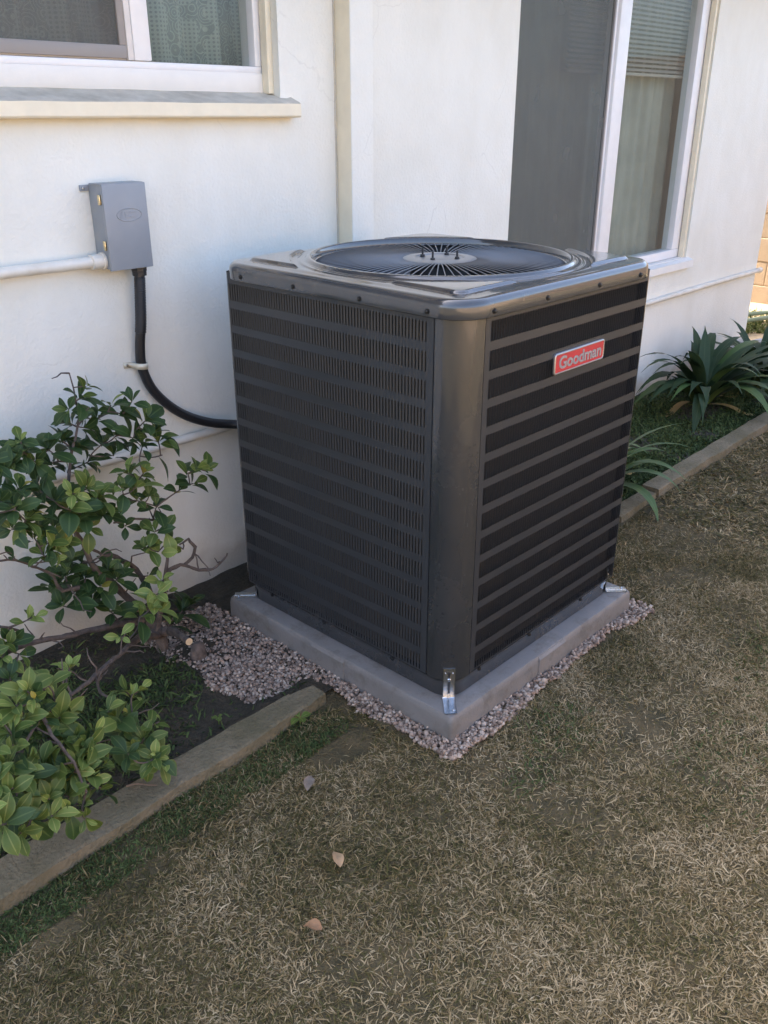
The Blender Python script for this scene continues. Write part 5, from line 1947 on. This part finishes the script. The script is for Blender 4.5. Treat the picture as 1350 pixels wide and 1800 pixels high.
def strap_plant(label, loc, n, L, W, mat, dead, seed, zmin=0.012):
    r = random.Random(seed)
    p = thing('strap_leaf_plant', label, 'plant', loc, 'strap leaved plants in the bed by the wall')
    for k in range(n):
        az = 2 * PI * (k * 0.381966) + r.uniform(-.3, .3)
        fr = k / n
        up = R_(r.uniform(38, 62) + 24 * fr)
        ll = L * r.uniform(0.75, 1.12)
        dr = R_(r.uniform(95, 150) - 50 * fr)
        base = Vector((0.05 * math.cos(az) * (1 - fr), 0.05 * math.sin(az) * (1 - fr), 0.015))
        tipy = loc[1] + math.sin(az) * ll * 0.75
        if tipy > YW - 0.05:                   # leaves on the wall side are pushed round along the wall
            az = (PI * 0.06 if math.cos(az) > 0 else PI * 0.94) * 1 + r.uniform(-.25, .1)
            up = min(R_(80), up + R_(10))
        dd = k < dead
        me = strap_leaf_mesh('leaf', M['strap_leaf_dead'] if dd else (mat if r.random() < 0.85 else M['strap_leaf_light']), ll * (0.8 if dd else 1), W * r.uniform(0.8, 1.15) * (0.7 if dd else 1), up if not dd else R_(20), dr, side=r.uniform(-.12, .12))
        mn = min(v.co.z for v in me.vertices)
        if mn < -0.012:                         # let the tip lie on the soil
            for v in me.vertices:
                if v.co.z < -0.010: v.co.z = -0.010 + 0.02 * (v.co.z + 0.010)
        o = link_mesh('leaf', me, p, base, (0, 0, az))
        if dd: o['label'] = 'yellow brown dying leaf'
    return p


strap_plant('big dark strap leaved plant against the wall right of the condenser', (3.27, 0.84, 0.0), 62, 0.60, 0.056, M['strap_leaf'], 3, 3)
strap_plant('dense strap leaved plant at the house corner by the right edge', (3.92, 0.78, 0.0), 66, 0.52, 0.046, M['strap_leaf'], 2, 8)
strap_plant('small lighter green strap leaved plant half hidden by the condenser', (1.74, 0.62, 0.0), 26, 0.52, 0.044, M['strap_leaf_light'], 2, 12)

# ================================================================== SMALL THINGS
def lump(name, mat, loc, sc, label, cat, seed):
    bm = bmesh.new()
    bmesh.ops.create_icosphere(bm, subdivisions=3, radius=1)
    for v in bm.verts:
        v.co *= 1 + 0.16 * mnoise.noise(v.co * 1.6 + Vector((seed, 0, 0))) + 0.05 * mnoise.noise(v.co * 5 + Vector((seed, 3, 0)))
        v.co = Vector((v.co.x * sc[0], v.co.y * sc[1], v.co.z * sc[2])) + Vector(loc)
    o = MB().bm(bm).build(name, mat, smooth=True, sharp=None, loc=loc)
    return tag(o, label, cat)


lump('rock', M['rock'], (4.62, 1.05, 0.03), (0.17, 0.12, 0.09), 'pale grey rock behind the plant at the house corner', 'rock', 2.0)
g_ = on_ground(350, 1160)
lump('tree_stump', M['bark'], (g_.x, g_.y, 0.022), (0.026, 0.022, 0.042), 'short brown stump beside the sawn off shrub limb', 'stump', 5.0)


def dead_leaf(u, v, L, W, ang, mat, label, curl=0.25):
    g = on_ground(u, v, 0.02)
    me = leaf_mesh('fallen_leaf', mat, L, W, 0.6, curl, 0.9, 8)
    for vtx in me.vertices: vtx.co.z += 0.2 * L * fnoise(vtx.co.x * 60, vtx.co.y * 60, u)
    o = link_mesh('fallen_leaf', me, None, (g.x, g.y, 0.016), (R_(random.uniform(-14, 14)), R_(random.uniform(-18, -6)), ang))
    return tag(o, label, 'dead leaf', 'dead leaves fallen on the lawn')


dead_leaf(598, 1522, 0.044, 0.026, R_(62), M['fallen_tan'], 'tan fallen leaf lying on the lawn below the pad corner')
dead_leaf(566, 1632, 0.040, 0.022, R_(118), M['fallen_rust'], 'rust brown curled fallen leaf on the lawn')
dead_leaf(540, 1388, 0.050, 0.027, R_(35), M['fallen_grey'], 'greyish brown fallen leaf on the lawn nearest the kerb')
# twig on the kerb
a, b_ = on_ground(222, 1382, 0.034), on_ground(276, 1380, 0.034)
o = MB().tube(smooth_path([a, a.lerp(b_, .35) + Vector((0, .003, .004)), a.lerp(b_, .7) + Vector((0, -.003, .003)), b_], 4), [0.0028 - 0.0001 * i for i in range(13)], 6).build('twig', M['twig'], smooth=True, loc=a)
tag(o, 'dry brown twig lying on the concrete kerb', 'twig')
# weeds with broad leaves
def weed(u, v, n, L, label, seed):
    r = random.Random(seed)
    g = on_ground(u, v, 0.0)
    w = thing('weed', label, 'weed', (g.x, g.y, 0.0))
    for k in range(n):
        me = LEAVES['mid'][r.randrange(4)]
        ll = L * r.uniform(.7, 1.1)
        o = link_mesh('leaf', me, w, (0, 0, 0.018), (r.uniform(-.2, .2), R_(-r.uniform(15, 40)), 2 * PI * k / n + r.uniform(-.4, .4)))
        o.scale = (ll, ll * 1.4, ll)
    MB().tube([(g.x, g.y, -0.01), (g.x, g.y, 0.02)], 0.002, 6).build('stem', M['leaf_mid'], w)
    return w


weed(528, 1272, 4, 0.035, 'small broad leaved weed beside the kerb end and bare soil', 1)
weed(385, 1272, 3, 0.022, 'tiny weed seedling in the bed behind the kerb', 2)
